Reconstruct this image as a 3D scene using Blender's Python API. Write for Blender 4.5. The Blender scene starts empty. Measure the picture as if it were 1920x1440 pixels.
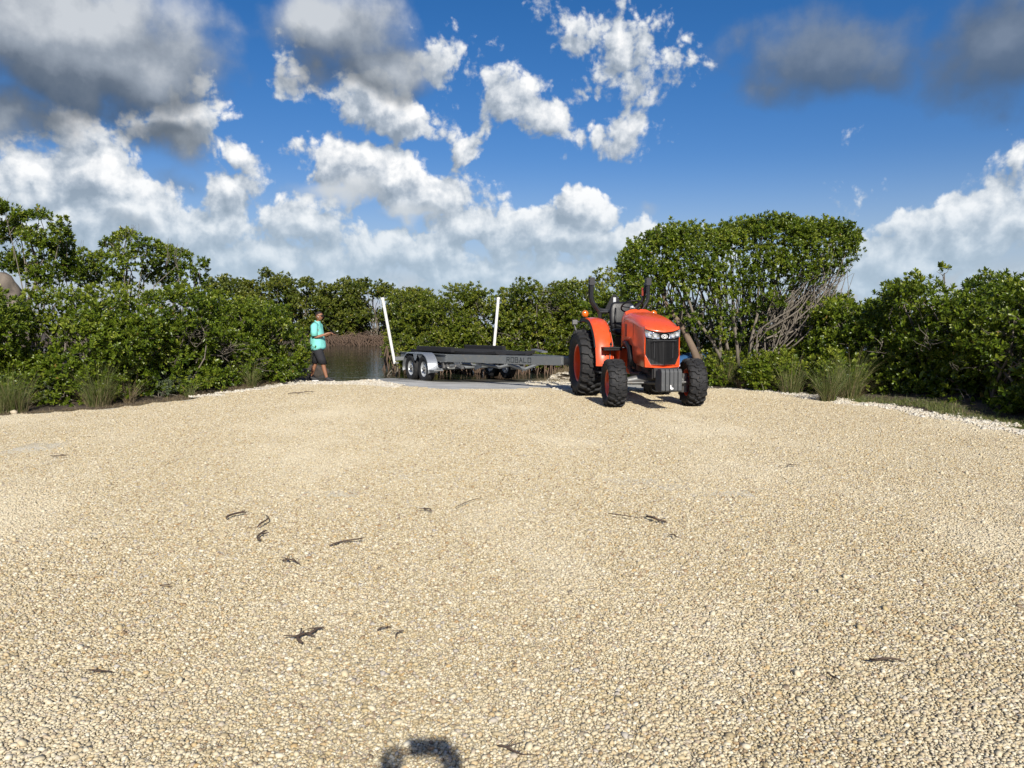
import bpy, bmesh, math, random
import numpy as np
from mathutils import Vector, Matrix, noise as mnoise

sc = bpy.context.scene
R = math.radians
rng = np.random.default_rng(7)
random.seed(7)

# ------------------------------------------------------------------ camera
CAM_H, PITCH, F = 1.6, R(5.35), 1442.0          # metres, radians, focal length in pixels of a 1920 wide frame
cam_d = bpy.data.cameras.new('camera'); cam = bpy.data.objects.new('camera', cam_d)
sc.collection.objects.link(cam); sc.camera = cam
cam_d.sensor_width = 36.0; cam_d.lens = F / 1920 * 36.0
cam_d.clip_start = 0.05; cam_d.clip_end = 20000
cam.location = (0, 0, CAM_H); cam.rotation_euler = (math.pi / 2 - PITCH, 0, 0)
CP, SP = math.cos(PITCH), math.sin(PITCH)

def ray(px, py):
    dx, dy = (px - 960) / F, (720 - py) / F
    return np.array([dx, CP + dy * SP, -SP + dy * CP])
def on_z(px, py, z=0.0):
    d = ray(px, py); t = (z - CAM_H) / d[2]; return np.array([0, 0, CAM_H]) + t * d
def at_y(px, py, Y):
    d = ray(px, py); t = Y / d[1]; return np.array([0, 0, CAM_H]) + t * d

# ------------------------------------------------------------------ render, exposure
sc.render.engine = 'CYCLES'
sc.view_settings.view_transform = 'Standard'; sc.view_settings.look = 'None'
sc.view_settings.gamma = 1; sc.view_settings.use_curve_mapping = False
sc.view_settings.exposure = 0.30
cy = sc.cycles
cy.use_denoising = True; cy.denoiser = 'OPENIMAGEDENOISE'
cy.max_bounces = 6; cy.diffuse_bounces = 3; cy.glossy_bounces = 3; cy.transmission_bounces = 4; cy.transparent_max_bounces = 6
cy.caustics_reflective = False; cy.caustics_refractive = False
cy.use_adaptive_sampling = True; cy.adaptive_threshold = 0.015
cy.sample_clamp_indirect = 6

# ------------------------------------------------------------------ sun
SUN_EL, SUN_AZ = R(30.5), R(180 - 9.0)           # clockwise from +Y: behind the camera, a little to the right
S = Vector((math.sin(SUN_AZ) * math.cos(SUN_EL), math.cos(SUN_AZ) * math.cos(SUN_EL), math.sin(SUN_EL)))
sun_d = bpy.data.lights.new('sun', 'SUN'); sun_d.energy = 5.0; sun_d.angle = R(0.53); sun_d.color = (1.0, 0.95, 0.86)
sun = bpy.data.objects.new('sun', sun_d); sc.collection.objects.link(sun)
sun.rotation_euler = S.to_track_quat('Z', 'Y').to_euler(); sun.location = S * 50

# ------------------------------------------------------------------ node helper
class NT:
    def __init__(s, tree): s.t = tree; s.l = tree.links
    def n(s, typ, **kw):
        nd = s.t.nodes.new(typ)
        for k, v in kw.items(): setattr(nd, k, v)
        return nd
    def put(s, sock, v):
        if v is None: return
        if isinstance(v, bpy.types.NodeSocket): s.l.new(v, sock)
        else: sock.default_value = v
    def m(s, op, a, b=None, c=None, clamp=False):
        nd = s.n('ShaderNodeMath', operation=op, use_clamp=clamp)
        for i, v in enumerate((a, b, c)): s.put(nd.inputs[i], v)
        return nd.outputs[0]
    def vm(s, op, a, b=None, out=0, scale=None):
        nd = s.n('ShaderNodeVectorMath', operation=op)
        s.put(nd.inputs[0], a); s.put(nd.inputs[1], b)
        if scale is not None: s.put(nd.inputs['Scale'], scale)
        return nd.outputs[out]
    def noise(s, vec, scale, detail=4, rough=0.55, dim='3D', out=0, dist=0.0):
        nd = s.n('ShaderNodeTexNoise', noise_dimensions=dim)
        s.put(nd.inputs['Vector'], vec); nd.inputs['Scale'].default_value = scale
        nd.inputs['Detail'].default_value = detail; nd.inputs['Roughness'].default_value = rough
        nd.inputs['Distortion'].default_value = dist
        return nd.outputs[out]
    def ramp(s, fac, stops, interp='LINEAR'):
        nd = s.n('ShaderNodeValToRGB'); cr = nd.color_ramp; cr.interpolation = interp
        while len(cr.elements) < len(stops): cr.elements.new(0.5)
        for e, (p, c) in zip(cr.elements, stops):
            e.position = p; e.color = (*c, 1) if len(c) == 3 else c
        s.put(nd.inputs[0], fac); return nd.outputs[0]
    def mix(s, fac, a, b):
        nd = s.n('ShaderNodeMix', data_type='RGBA')
        s.put(nd.inputs[0], fac); s.put(nd.inputs[6], a); s.put(nd.inputs[7], b)
        return nd.outputs[2]
    def smooth(s, x, lo, hi):
        nd = s.n('ShaderNodeMapRange', interpolation_type='SMOOTHSTEP')
        s.put(nd.inputs[0], x); nd.inputs[1].default_value = lo; nd.inputs[2].default_value = hi
        return nd.outputs[0]

# ------------------------------------------------------------------ world: daylight sky with cumulus
world = bpy.data.worlds.new('World'); sc.world = world; world.use_nodes = True
wt = world.node_tree; wt.nodes.clear(); W = NT(wt)
SKY_K = 0.06
def az_el(px, py):
    d = ray(px, py); d = d / np.linalg.norm(d)
    return math.atan2(d[0], d[1]), math.asin(d[2])
def blob_field(name, blobs, detail, amp, rough, puff):
    g = bpy.data.node_groups.new(name, 'ShaderNodeTree'); G = NT(g)
    g.interface.new_socket('P', in_out='INPUT', socket_type='NodeSocketVector')
    g.interface.new_socket('Warped', in_out='INPUT', socket_type='NodeSocketVector')
    g.interface.new_socket('D', in_out='OUTPUT', socket_type='NodeSocketFloat')
    gi = g.nodes.new('NodeGroupInput'); go = g.nodes.new('NodeGroupOutput')
    P, Pw = gi.outputs[0], gi.outputs[1]
    cur = None
    for (px, py, rx, ry, k) in blobs:
        a, e = az_el(px, py)
        nd = G.n('ShaderNodeVectorMath', operation='MULTIPLY_ADD')
        G.put(nd.inputs[0], Pw); nd.inputs[1].default_value = (F / rx, F / ry, 0); nd.inputs[2].default_value = (-a * F / rx, -e * F / ry, 0)
        d = G.m('MULTIPLY_ADD', G.vm('LENGTH', nd.outputs[0], out=1), -k, k)
        cur = d if cur is None else G.m('SMOOTH_MAX', cur, d, 0.15)
    cur = G.m('MAXIMUM', cur, -1.0)
    det = G.m('SUBTRACT', G.noise(P, 16.0, detail, rough, '2D'), 0.5)
    cur = G.m('MULTIPLY_ADD', det, amp, cur)
    if puff:                                                     # cauliflower heads
        vo = G.n('ShaderNodeTexVoronoi', voronoi_dimensions='2D'); G.put(vo.inputs['Vector'], Pw); vo.inputs['Scale'].default_value = 34.0
        vo.inputs['Detail'].default_value = 2.5; vo.inputs['Roughness'].default_value = .55; vo.normalize = True
        cur = G.m('MULTIPLY_ADD', G.m('SUBTRACT', .38, vo.outputs[0]), puff, cur)
    G.l.new(cur, go.inputs[0]); return g
def grp(g, P, warp):
    nd = W.n('ShaderNodeGroup'); nd.node_tree = g; wt.links.new(P, nd.inputs[0])
    wt.links.new(W.vm('ADD', P, warp), nd.inputs[1]); return nd.outputs[0]

bright = [  # px, py, rx, ry, strength of white cumulus
    (118, 270, 42, 55, .62), (150, 330, 80, 70, .95), (60, 350, 90, 75, .95), (230, 400, 120, 70, 1.05), (40, 430, 130, 80, .9), (330, 425, 90, 55, .8), (160, 430, 110, 70, .9),
    (700, 210, 80, 55, .70), (760, 230, 70, 42, .62), (650, 315, 80, 45, .7), (740, 345, 100, 48, .78), (820, 370, 95, 48, .7), (430, 360, 60, 36, .45), (875, 285, 30, 32, .5), (860, 320, 20, 24, .3),
    (420, 425, 60, 36, .6), (560, 430, 95, 48, .7), (500, 470, 130, 38, .62), (900, 420, 90, 48, .72), (760, 470, 190, 42, .7), (1010, 440, 110, 55, .85), (1090, 385, 70, 55, 1.05), (1060, 450, 120, 50, .8), (1190, 440, 65, 48, .7),
    (1150, 80, 110, 70, .34), (1100, 60, 60, 45, .3), (960, 190, 50, 55, .42), (1010, 225, 60, 45, .42), (1120, 250, 80, 24, .28), (1180, 225, 38, 24, .24),
    (1600, 385, 30, 36, .16), (1640, 465, 60, 50, .6), (1800, 440, 130, 58, .75), (1880, 420, 90, 60, .75), (1905, 310, 35, 30, .45), (1720, 480, 140, 38, .7),
    (565, 140, 24, 34, .18), (820, 125, 60, 48, .45), (360, 245, 95, 42, .62), (440, 290, 60, 24, .4), (960, 515, 1300, 42, .30), (400, 170, 26, 26, .45)]
dark = [  # nearer clouds seen from below
    (110, 60, 300, 130, 1.1), (200, 130, 250, 100, 1.25), (340, 120, 130, 85, .95), (330, 270, 120, 48, .72), (20, 210, 110, 60, .8),
    (640, 50, 150, 105, .95), (720, 135, 130, 72, 1.0), (600, 130, 70, 70, .7),
    (650, 370, 110, 30, .62), (780, 400, 90, 24, .5), (300, 335, 80, 30, .42), (225, 425, 40, 18, .35), (1550, 120, 190, 110, .88), (1440, 185, 100, 50, .62), (1650, 160, 110, 60, .6), (1885, 100, 105, 135, .95),
    (1215, 375, 38, 20, .30), (1400, 80, 60, 50, .40)]
tc = W.n('ShaderNodeTexCoord').outputs['Generated']
sep = W.n('ShaderNodeSeparateXYZ'); wt.links.new(tc, sep.inputs[0])
az = W.m('ARCTAN2', sep.outputs[0], sep.outputs[1]); el = W.m('ARCSINE', sep.outputs[2])
cmb = W.n('ShaderNodeCombineXYZ'); wt.links.new(az, cmb.inputs[0]); wt.links.new(el, cmb.inputs[1])
P = cmb.outputs[0]
w1 = W.vm('SUBTRACT', W.noise(P, 5.0, 2, 0.5, '2D', 1), (0.5, 0.5, 0.5))
w2 = W.vm('SUBTRACT', W.noise(P, 19.0, 2, 0.55, '2D', 1), (0.5, 0.5, 0.5))
warp = W.vm('ADD', W.vm('SCALE', w1, scale=0.065), W.vm('SCALE', w2, scale=0.021))
gb = blob_field('bright_clouds', bright, 8, 1.25, .62, .85)
gd = blob_field('dark_clouds', dark, 6, .85, .52, 0)
# the rest of the dome: the same broken cumulus, without chosen places
aw = W.m('MAXIMUM', W.smooth(W.m('ABSOLUTE', az), 0.66, 0.85), W.smooth(el, 0.42, 0.6))
dome = W.m('SUBTRACT', W.noise(tc, 3.2, 8, 0.58), 0.555)
dome = W.m('SUBTRACT', W.m('MULTIPLY', dome, 3.0), W.m('MULTIPLY', W.m('SUBTRACT', 1.0, aw), 3.0))
fb = W.m('MAXIMUM', grp(gb, P, warp), dome)
up = W.vm('ADD', P, (0.008, 0.017, 0))
fb_up = grp(gb, up, warp)
fd = grp(gd, P, warp)
fd_up = grp(gd, W.vm('ADD', P, (0.0, 0.05, 0)), warp)
mb = W.smooth(fb, 0.0, 0.26); md = W.m('MULTIPLY', W.smooth(fd, 0.0, 0.65), W.m('MULTIPLY_ADD', W.smooth(az, 0.0, 0.4), -.10, .93))
# lit tops, greyer undersides
lit = W.m('MULTIPLY_ADD', W.m('SUBTRACT', fb, fb_up), 1.05, 0.44, clamp=True)
fine = W.noise(P, 42.0, 6, 0.6, '2D')
lit = W.m('ADD', lit, W.m('MULTIPLY', W.m('SUBTRACT', fine, 0.5), 0.7), clamp=True)
low = W.smooth(el, 0.16, 0.02)
colb = W.ramp(lit, [(0.0, (.25, .31, .39)), (0.35, (.40, .46, .54)), (0.65, (.66, .70, .75)), (1.0, (.97, .97, .97))])
colb = W.mix(W.m('MULTIPLY', low, 0.38), colb, (.44, .55, .66, 1))
dl = W.m('MULTIPLY_ADD', W.m('SUBTRACT', fd, fd_up), 0.85, 0.46, clamp=True)
dl = W.m('SUBTRACT', dl, W.m('MULTIPLY', W.smooth(az, 0.0, 0.45), 0.30), clamp=True)
cold = W.ramp(dl, [(0.0, (.075, .105, .15)), (0.35, (.145, .175, .215)), (0.7, (.33, .37, .42)), (1.0, (.62, .65, .68))])
sky = W.n('ShaderNodeTexSky', sky_type='NISHITA'); sky.sun_disc = False
sky.sun_elevation = SUN_EL; sky.sun_rotation = SUN_AZ; sky.air_density = 1.0; sky.dust_density = 0.6; sky.ozone_density = 6.0; sky.altitude = 0
hs = W.n('ShaderNodeHueSaturation'); hs.inputs['Saturation'].default_value = 1.25; hs.inputs['Value'].default_value = 1.0
wt.links.new(sky.outputs[0], hs.inputs['Color'])
cold = W.mix(W.m('MULTIPLY', W.smooth(az, 0.0, 0.40), 0.55), cold, (.10, .145, .215, 1))
kb = W.vm('SCALE', colb, scale=.86 / SKY_K); kd = W.vm('SCALE', cold, scale=.84 / SKY_K)
clear = W.vm('MULTIPLY', hs.outputs[0], (1.55, 1.14, 1.22))
c = W.mix(mb, clear, kb); c = W.mix(md, c, kd)
haze = W.smooth(el, 0.20, -0.02)
c = W.mix(W.m('MULTIPLY', haze, 0.58), c, tuple(v / SKY_K for v in (.39, .51, .62)) + (1,))
bg = W.n('ShaderNodeBackground'); wt.links.new(c, bg.inputs[0]); bg.inputs[1].default_value = SKY_K
wo = W.n('ShaderNodeOutputWorld'); wt.links.new(bg.outputs[0], wo.inputs[0])
world.cycles.sampling_method = 'MANUAL'; world.cycles.sample_map_resolution = 512

# ------------------------------------------------------------------ object helpers
col = sc.collection
def link(o, parent=None):
    col.objects.link(o)
    if parent is not None: o.parent = parent
    return o
def thing(name, label, cat, loc=(0, 0, 0), rotz=0.0, group=None):
    o = bpy.data.objects.new(name, None); o.empty_display_size = 0.2; link(o)
    o.location = loc; o.rotation_euler = (0, 0, rotz)
    return tag(o, label, cat, group)
def tag(o, label, cat, group=None):
    o['label'] = label; o['category'] = cat
    if group: o['group'] = group
    return o
def kind(o, k): o['kind'] = k; return o

class MB:
    """collects shapes; build() links them as one mesh object"""
    def __init__(s): s.v = []; s.f = []
    def add(s, vs, fs):
        b = len(s.v); s.v.extend([tuple(map(float, v)) for v in vs]); s.f.extend([tuple(b + i for i in f) for f in fs]); return s
    def box(s, c, d, rot=None):
        hx, hy, hz = d[0] / 2, d[1] / 2, d[2] / 2
        vs = [Vector((x * hx, y * hy, z * hz)) for x in (-1, 1) for y in (-1, 1) for z in (-1, 1)]
        if rot is not None: vs = [rot @ v for v in vs]
        vs = [v + Vector(c) for v in vs]
        return s.add(vs, [(0, 1, 3, 2), (4, 6, 7, 5), (0, 4, 5, 1), (2, 3, 7, 6), (0, 2, 6, 4), (1, 5, 7, 3)])
    def tube(s, path, rad, n=8, cap=True, squash=None):
        path = [Vector(p) for p in path]; m = len(path)
        if not hasattr(rad, '__len__'): rad = [rad] * m
        rings = []; prev = None
        for i, p in enumerate(path):
            t = (path[min(i + 1, m - 1)] - path[max(i - 1, 0)]).normalized()
            if prev is None:
                a = Vector((0, 0, 1)) if abs(t.z) < 0.9 else Vector((1, 0, 0))
                u = t.cross(a).normalized()
            else:
                u = (prev - t * prev.dot(t)).normalized()
            prev = u; w = t.cross(u)
            rings.append([p + (u * math.cos(2 * math.pi * k / n) + w * math.sin(2 * math.pi * k / n)) * rad[i] for k in range(n)])
        return s.loft(rings, cap)
    def loft(s, rings, cap=True, closed=True):
        n = len(rings[0]); vs = [v for r in rings for v in r]; fs = []
        for i in range(len(rings) - 1):
            for k in range(n if closed else n - 1):
                k2 = (k + 1) % n
                fs.append((i * n + k, i * n + k2, (i + 1) * n + k2, (i + 1) * n + k))
        if cap and closed:
            fs.append(tuple(reversed(range(n)))); fs.append(tuple((len(rings) - 1) * n + k for k in range(n)))
        return s.add(vs, fs)
    def lathe_y(s, prof, n=40, c=(0, 0, 0)):
        """prof: (radius, y) closed loop, turned about the y axis"""
        rings = []
        for k in range(n + 1):
            a = 2 * math.pi * (k % n) / n
            rings.append([(c[0] + r * math.cos(a), c[1] + y, c[2] + r * math.sin(a)) for r, y in prof])
        b = len(s.v); m = len(prof)
        vs = [v for r in rings[:-1] for v in r]; fs = []
        for k in range(n):
            k2 = (k + 1) % n
            for j in range(m):
                j2 = (j + 1) % m
                fs.append((k * m + j, k * m + j2, k2 * m + j2, k2 * m + j))
        return s.add(vs, fs)
    def prism(s, poly, map3, d):
        """poly of 2d points; map3(u, v, w) gives 3d; extruded from w=0 to w=d"""
        n = len(poly)
        vs = [map3(u, v, 0) for u, v in poly] + [map3(u, v, d) for u, v in poly]
        fs = [tuple(range(n)), tuple(reversed(range(n, 2 * n)))]
        fs += [(i, i + n, (i + 1) % n + n, (i + 1) % n) for i in range(n)]
        return s.add(vs, fs)
    def mesh(s, name, smooth=False, fix=True):
        me = bpy.data.meshes.new(name); me.from_pydata(s.v, [], s.f)
        if fix:
            bm = bmesh.new(); bm.from_mesh(me); bmesh.ops.recalc_face_normals(bm, faces=bm.faces); bm.to_mesh(me); bm.free()
        if smooth:
            for p in me.polygons: p.use_smooth = True
        return me
    def build(s, name, mat, parent=None, smooth=False, bevel=0.0, loc=None, auto=None):
        me = s.mesh(name, smooth); me.materials.append(mat)
        o = link(bpy.data.objects.new(name, me), parent)
        if loc is not None: o.location = loc
        if auto:
            for p in me.polygons: p.use_smooth = True
            me.set_sharp_from_angle(angle=R(auto))
        if bevel:
            b = o.modifiers.new('bevel', 'BEVEL'); b.width = bevel; b.segments = 2; b.limit_method = 'ANGLE'; b.angle_limit = R(40)
        return o

def mesh_np(name, verts, quads, mat, tint=None, smooth=False):
    me = bpy.data.meshes.new(name)
    me.vertices.add(len(verts)); me.vertices.foreach_set('co', np.asarray(verts, np.float32).ravel())
    k = quads.shape[1]
    me.loops.add(quads.size); me.loops.foreach_set('vertex_index', quads.astype(np.int32).ravel())
    me.polygons.add(len(quads)); me.polygons.foreach_set('loop_start', np.arange(0, quads.size, k, dtype=np.int32))
    me.polygons.foreach_set('loop_total', np.full(len(quads), k, np.int32))
    if smooth: me.polygons.foreach_set('use_smooth', np.ones(len(quads), bool))
    me.update(calc_edges=True)
    if tint is not None:
        at = me.attributes.new('tint', 'FLOAT', 'FACE'); at.data.foreach_set('value', np.asarray(tint, np.float32))
    me.materials.append(mat); return me

# ------------------------------------------------------------------ materials
def mat_new(name):
    m = bpy.data.materials.new(name); m.use_nodes = True
    t = m.node_tree; N = NT(t); b = t.nodes['Principled BSDF']; return m, N, b
def simple(name, color, rough=0.5, metal=0.0, var=0.12, nscale=6.0, bump=0.0, bscale=60.0, coat=0.0, spec=0.5, dirt=None):
    """a paint, metal or plastic with uneven tone, wear and fine relief"""
    m, N, b = mat_new(name)
    co = N.n('ShaderNodeTexCoord').outputs['Object']
    n1 = N.noise(co, nscale, 5, 0.6)
    c = N.mix(n1, (*[v * (1 - var) for v in color], 1), (*[min(1, v * (1 + var)) for v in color], 1))
    if dirt:
        n2 = N.smooth(N.noise(co, nscale * 2.3, 6, 0.65), 0.52, 0.75)
        c = N.mix(N.m('MULTIPLY', n2, dirt[1]), c, (*dirt[0], 1))
    N.l.new(c, b.inputs['Base Color'])
    r = N.m('MULTIPLY_ADD', N.m('SUBTRACT', N.noise(co, nscale * 3, 4, 0.6), 0.5), 0.3, rough, clamp=True)
    N.l.new(r, b.inputs['Roughness']); b.inputs['Metallic'].default_value = metal
    b.inputs['Specular IOR Level'].default_value = spec
    if coat: b.inputs['Coat Weight'].default_value = coat; b.inputs['Coat Roughness'].default_value = 0.12
    if bump:
        bp = N.n('ShaderNodeBump'); bp.inputs['Strength'].default_value = bump; bp.inputs['Distance'].default_value = 0.01
        N.l.new(N.noise(co, bscale, 4, 0.6), bp.inputs['Height']); N.l.new(bp.outputs[0], b.inputs['Normal'])
    return m
def leaf_mat(name, dark, mid, light, old=(.20, .14, .03), gloss=0.36):
    m, N, b = mat_new(name)
    at = N.n('ShaderNodeAttribute', attribute_name='tint').outputs['Fac']
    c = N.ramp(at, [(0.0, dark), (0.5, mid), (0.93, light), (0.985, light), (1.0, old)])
    N.l.new(c, b.inputs['Base Color']); b.inputs['Roughness'].default_value = gloss
    b.inputs['Specular IOR Level'].default_value = 0.45
    tr = N.n('ShaderNodeBsdfTranslucent'); mc = N.mix(0.5, c, (.22, .30, .03, 1)); N.l.new(mc, tr.inputs[0])
    mx = N.n('ShaderNodeMixShader'); mx.inputs[0].default_value = 0.24
    N.l.new(b.outputs[0], mx.inputs[1]); N.l.new(tr.outputs[0], mx.inputs[2])
    N.l.new(mx.outputs[0], m.node_tree.nodes['Material Output'].inputs[0]); return m

M = {}
M['leaf'] = leaf_mat('buttonwood_leaf', (.044, .078, .006), (.122, .172, .012), (.24, .27, .032))
M['leaf_y'] = leaf_mat('mangrove_leaf', (.048, .076, .008), (.132, .168, .015), (.26, .265, .036))
M['leaf_far'] = leaf_mat('far_mangrove_leaf', (.046, .068, .010), (.115, .138, .016), (.205, .205, .034))
M['leaf_grey'] = leaf_mat('sage_leaf', (.050, .075, .035), (.095, .125, .065), (.16, .19, .11), old=(.2, .18, .1), gloss=.6)
M['blade'] = leaf_mat('grass_blade', (.055, .085, .016), (.110, .140, .032), (.20, .20, .075), old=(.32, .25, .13), gloss=.5)
M['straw'] = leaf_mat('straw_blade', (.12, .085, .045), (.20, .15, .085), (.32, .26, .16), old=(.10, .06, .04), gloss=.7)
M['bark'] = simple('grey_bark', (.165, .142, .112), .85, var=.55, nscale=14, bump=.5, bscale=40)
M['bark_dark'] = simple('brown_bark', (.16, .115, .08), .85, var=.4, nscale=10, bump=.6, bscale=30)
M['root'] = simple('prop_root', (.105, .068, .044), .8, var=.55, nscale=4, bump=.3)
M['orange'] = simple('orange_paint', (.74, .085, .018), .33, var=.05, nscale=3, coat=.5, dirt=((.42, .22, .12), .18))
M['black_plastic'] = simple('black_plastic', (.009, .009, .010), .5, var=.2, bump=.08, bscale=120, spec=.35, dirt=((.05, .045, .04), .2))
M['charcoal'] = simple('charcoal_paint', (.022, .023, .025), .45, var=.15, dirt=((.09, .08, .07), .2))
M['seat'] = simple('seat_vinyl', (.009, .009, .010), .40, var=.15, bump=.1, bscale=90, spec=.35)
M['rubber'] = simple('tyre_rubber', (.019, .019, .020), .72, var=.25, nscale=9, bump=.15, spec=.35, dirt=((.11, .095, .075), .42))
M['weight'] = simple('cast_weight', (.062, .065, .067), .55, var=.2, nscale=8, bump=.15, dirt=((.13, .125, .115), .4))
M['steel'] = simple('axle_steel', (.14, .14, .138), .5, metal=.3, var=.25, nscale=8, dirt=((.20, .15, .10), .5))
M['dark_metal'] = simple('engine_metal', (.022, .021, .021), .6, var=.3, nscale=12, dirt=((.09, .075, .055), .5))
M['galv'] = simple('aluminium_beam', (.20, .212, .215), .5, metal=.35, var=.10, nscale=3, dirt=((.42, .34, .22), .35))
M['plate'] = simple('tread_plate', (.40, .42, .44), .42, metal=.7, var=.08, nscale=14, bump=.5, bscale=55)
M['bunk'] = simple('bunk_carpet', (.012, .012, .014), .95, var=.3, nscale=30, bump=.5, bscale=180)
M['pvc'] = simple('white_pvc', (.72, .71, .66), .45, var=.05, dirt=((.60, .58, .48), .35))
M['rim_white'] = simple('trailer_rim', (.55, .57, .58), .4, metal=.4, var=.12, nscale=20, dirt=((.25, .20, .14), .4))
M['amber'] = simple('amber_lens', (.55, .13, .006), .18, var=.1, coat=.8)
M['white_mark'] = simple('white_mark', (.8, .8, .78), .5, var=.05)
M['lettering'] = simple('dark_lettering', (.035, .042, .046), .5, var=.05)
M['shirt'] = simple('aqua_shirt', (.20, .62, .55), .85, var=.06, nscale=10, bump=.25, bscale=25)
M['shorts'] = simple('dark_shorts', (.016, .016, .020), .85, var=.2, nscale=10, bump=.25, bscale=25)
M['skin'] = simple('tan_skin', (.27, .125, .068), .55, var=.08, nscale=10)
M['hair'] = simple('dark_hair', (.018, .012, .009), .7, var=.2, nscale=40, bump=.4, bscale=120)
M['shoe'] = simple('dark_shoe', (.02, .02, .022), .7, var=.2)
M['stick'] = simple('dead_wood', (.075, .050, .036), .85, var=.5, nscale=30, bump=.4)
M['kayak'] = simple('blue_hull', (.035, .10, .23), .35, var=.12)
M['rock'] = simple('limestone', (.20, .165, .13), .9, var=.5, nscale=2.6, bump=1.0, bscale=5, dirt=((.11, .09, .075), .8))
m, N, b = mat_new('headlamp_glass'); M['lamp'] = m
co = N.n('ShaderNodeTexCoord').outputs['Object']
vo = N.n('ShaderNodeTexVoronoi'); vo.inputs['Scale'].default_value = 16; N.l.new(co, vo.inputs['Vector'])
N.l.new(N.ramp(vo.outputs[0], [(0.0, (.85, .86, .88)), (.45, (.62, .64, .67)), (.8, (.16, .17, .19))]), b.inputs['Base Color'])
b.inputs['Metallic'].default_value = .75; b.inputs['Roughness'].default_value = .14; b.inputs['Coat Weight'].default_value = 1.0
bp = N.n('ShaderNodeBump'); bp.inputs['Strength'].default_value = .8; bp.inputs['Distance'].default_value = .02
N.l.new(vo.outputs[0], bp.inputs['Height']); N.l.new(bp.outputs[0], b.inputs['Normal'])

# pebbles: colour per stone, kept in the mesh as an attribute
def pebble_mat(name, white):
    m, N, b = mat_new(name)
    at = N.n('ShaderNodeAttribute', attribute_name='tint').outputs['Fac']
    oi = N.n('ShaderNodeObjectInfo').outputs['Random']
    f = N.m('FRACT', N.m('ADD', at, N.m('MULTIPLY', oi, 0.37)))
    if white:
        c = N.ramp(f, [(0, (.44, .40, .32)), (.4, (.60, .56, .47)), (.75, (.72, .69, .62)), (.93, (.55, .46, .33)), (1, (.30, .24, .18))])
    else:
        c = N.ramp(f, [(0, (.30, .235, .13)), (.18, (.52, .445, .295)), (.40, (.62, .55, .39)), (.56, (.43, .335, .17)), (.70, (.72, .675, .54)),
                       (.82, (.44, .30, .13)), (.89, (.40, .38, .35)), (.95, (.30, .185, .085)), (.985, (.17, .13, .10)), (1, (.45, .35, .2))])
    co = N.n('ShaderNodeTexCoord').outputs['Object']
    c = N.mix(N.m('MULTIPLY', N.noise(co, 70, 3, .6), .35), c, (.40, .32, .18, 1))
    gp = N.n('ShaderNodeNewGeometry').outputs['Position']                      # dust lies on the stones in lanes and patches
    mp = N.n('ShaderNodeMapping'); mp.inputs['Scale'].default_value = (1.0, .55, 1); N.l.new(gp, mp.inputs[0])
    du = N.smooth(N.noise(mp.outputs[0], .55, 6, .62), .46, .68)
    c = N.mix(N.m('MULTIPLY', du, .0 if white else .55), c, (.61, .54, .395, 1))
    N.l.new(c, b.inputs['Base Color']); b.inputs['Roughness'].default_value = .62; b.inputs['Specular IOR Level'].default_value = .35
    return m
M['pebble'] = pebble_mat('river_pebble', False); M['pebble_w'] = pebble_mat('pale_pebble', True)

def ground_mat(name, stops, scale, bump=.6, bscale=25, rough=.95):
    m, N, b = mat_new(name)
    co = N.n('ShaderNodeTexCoord').outputs['Object']
    n1 = N.noise(co, scale, 8, .65)
    N.l.new(N.ramp(n1, stops), b.inputs['Base Color']); b.inputs['Roughness'].default_value = rough
    bp = N.n('ShaderNodeBump'); bp.inputs['Strength'].default_value = bump; bp.inputs['Distance'].default_value = .03
    N.l.new(N.noise(co, bscale, 6, .7), bp.inputs['Height']); N.l.new(bp.outputs[0], b.inputs['Normal']); return m
M['soil'] = ground_mat('leaf_litter_soil', [(.3, (.035, .026, .018)), (.5, (.075, .055, .036)), (.7, (.13, .098, .066))], 3.0)
M['dust'] = ground_mat('lime_dust', [(.3, (.50, .435, .31)), (.5, (.62, .56, .42)), (.72, (.70, .65, .53))], 2.2, .5, 120)
# concrete ramp: pale, streaked, wet and dark towards the water
m, N, b = mat_new('ramp_concrete'); M['ramp'] = m
co = N.n('ShaderNodeTexCoord').outputs['Object']; sx = N.n('ShaderNodeSeparateXYZ'); N.l.new(co, sx.inputs[0])
mp = N.n('ShaderNodeMapping'); mp.inputs['Scale'].default_value = (1.0, 3.2, 1); mp.inputs['Rotation'].default_value = (0, 0, R(12)); N.l.new(co, mp.inputs[0])
st = N.noise(mp.outputs[0], 1.6, 7, .65)
base = N.ramp(st, [(.3, (.27, .265, .245)), (.5, (.43, .425, .40)), (.7, (.57, .56, .52))])
wet = N.smooth(N.m('ADD', sx.outputs[1], N.m('MULTIPLY', N.m('SUBTRACT', N.noise(mp.outputs[0], .8, 5, .6), .5), 3.4)), 18.6, 19.6)
N.l.new(N.mix(wet, base, (.085, .080, .065, 1)), b.inputs['Base Color'])
N.l.new(N.m('MULTIPLY_ADD', wet, -.55, .85), b.inputs['Roughness'])
bp = N.n('ShaderNodeBump'); bp.inputs['Strength'].default_value = .35; bp.inputs['Distance'].default_value = .02
N.l.new(N.noise(co, 18, 6, .7), bp.inputs['Height']); N.l.new(bp.outputs[0], b.inputs['Normal'])
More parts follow.
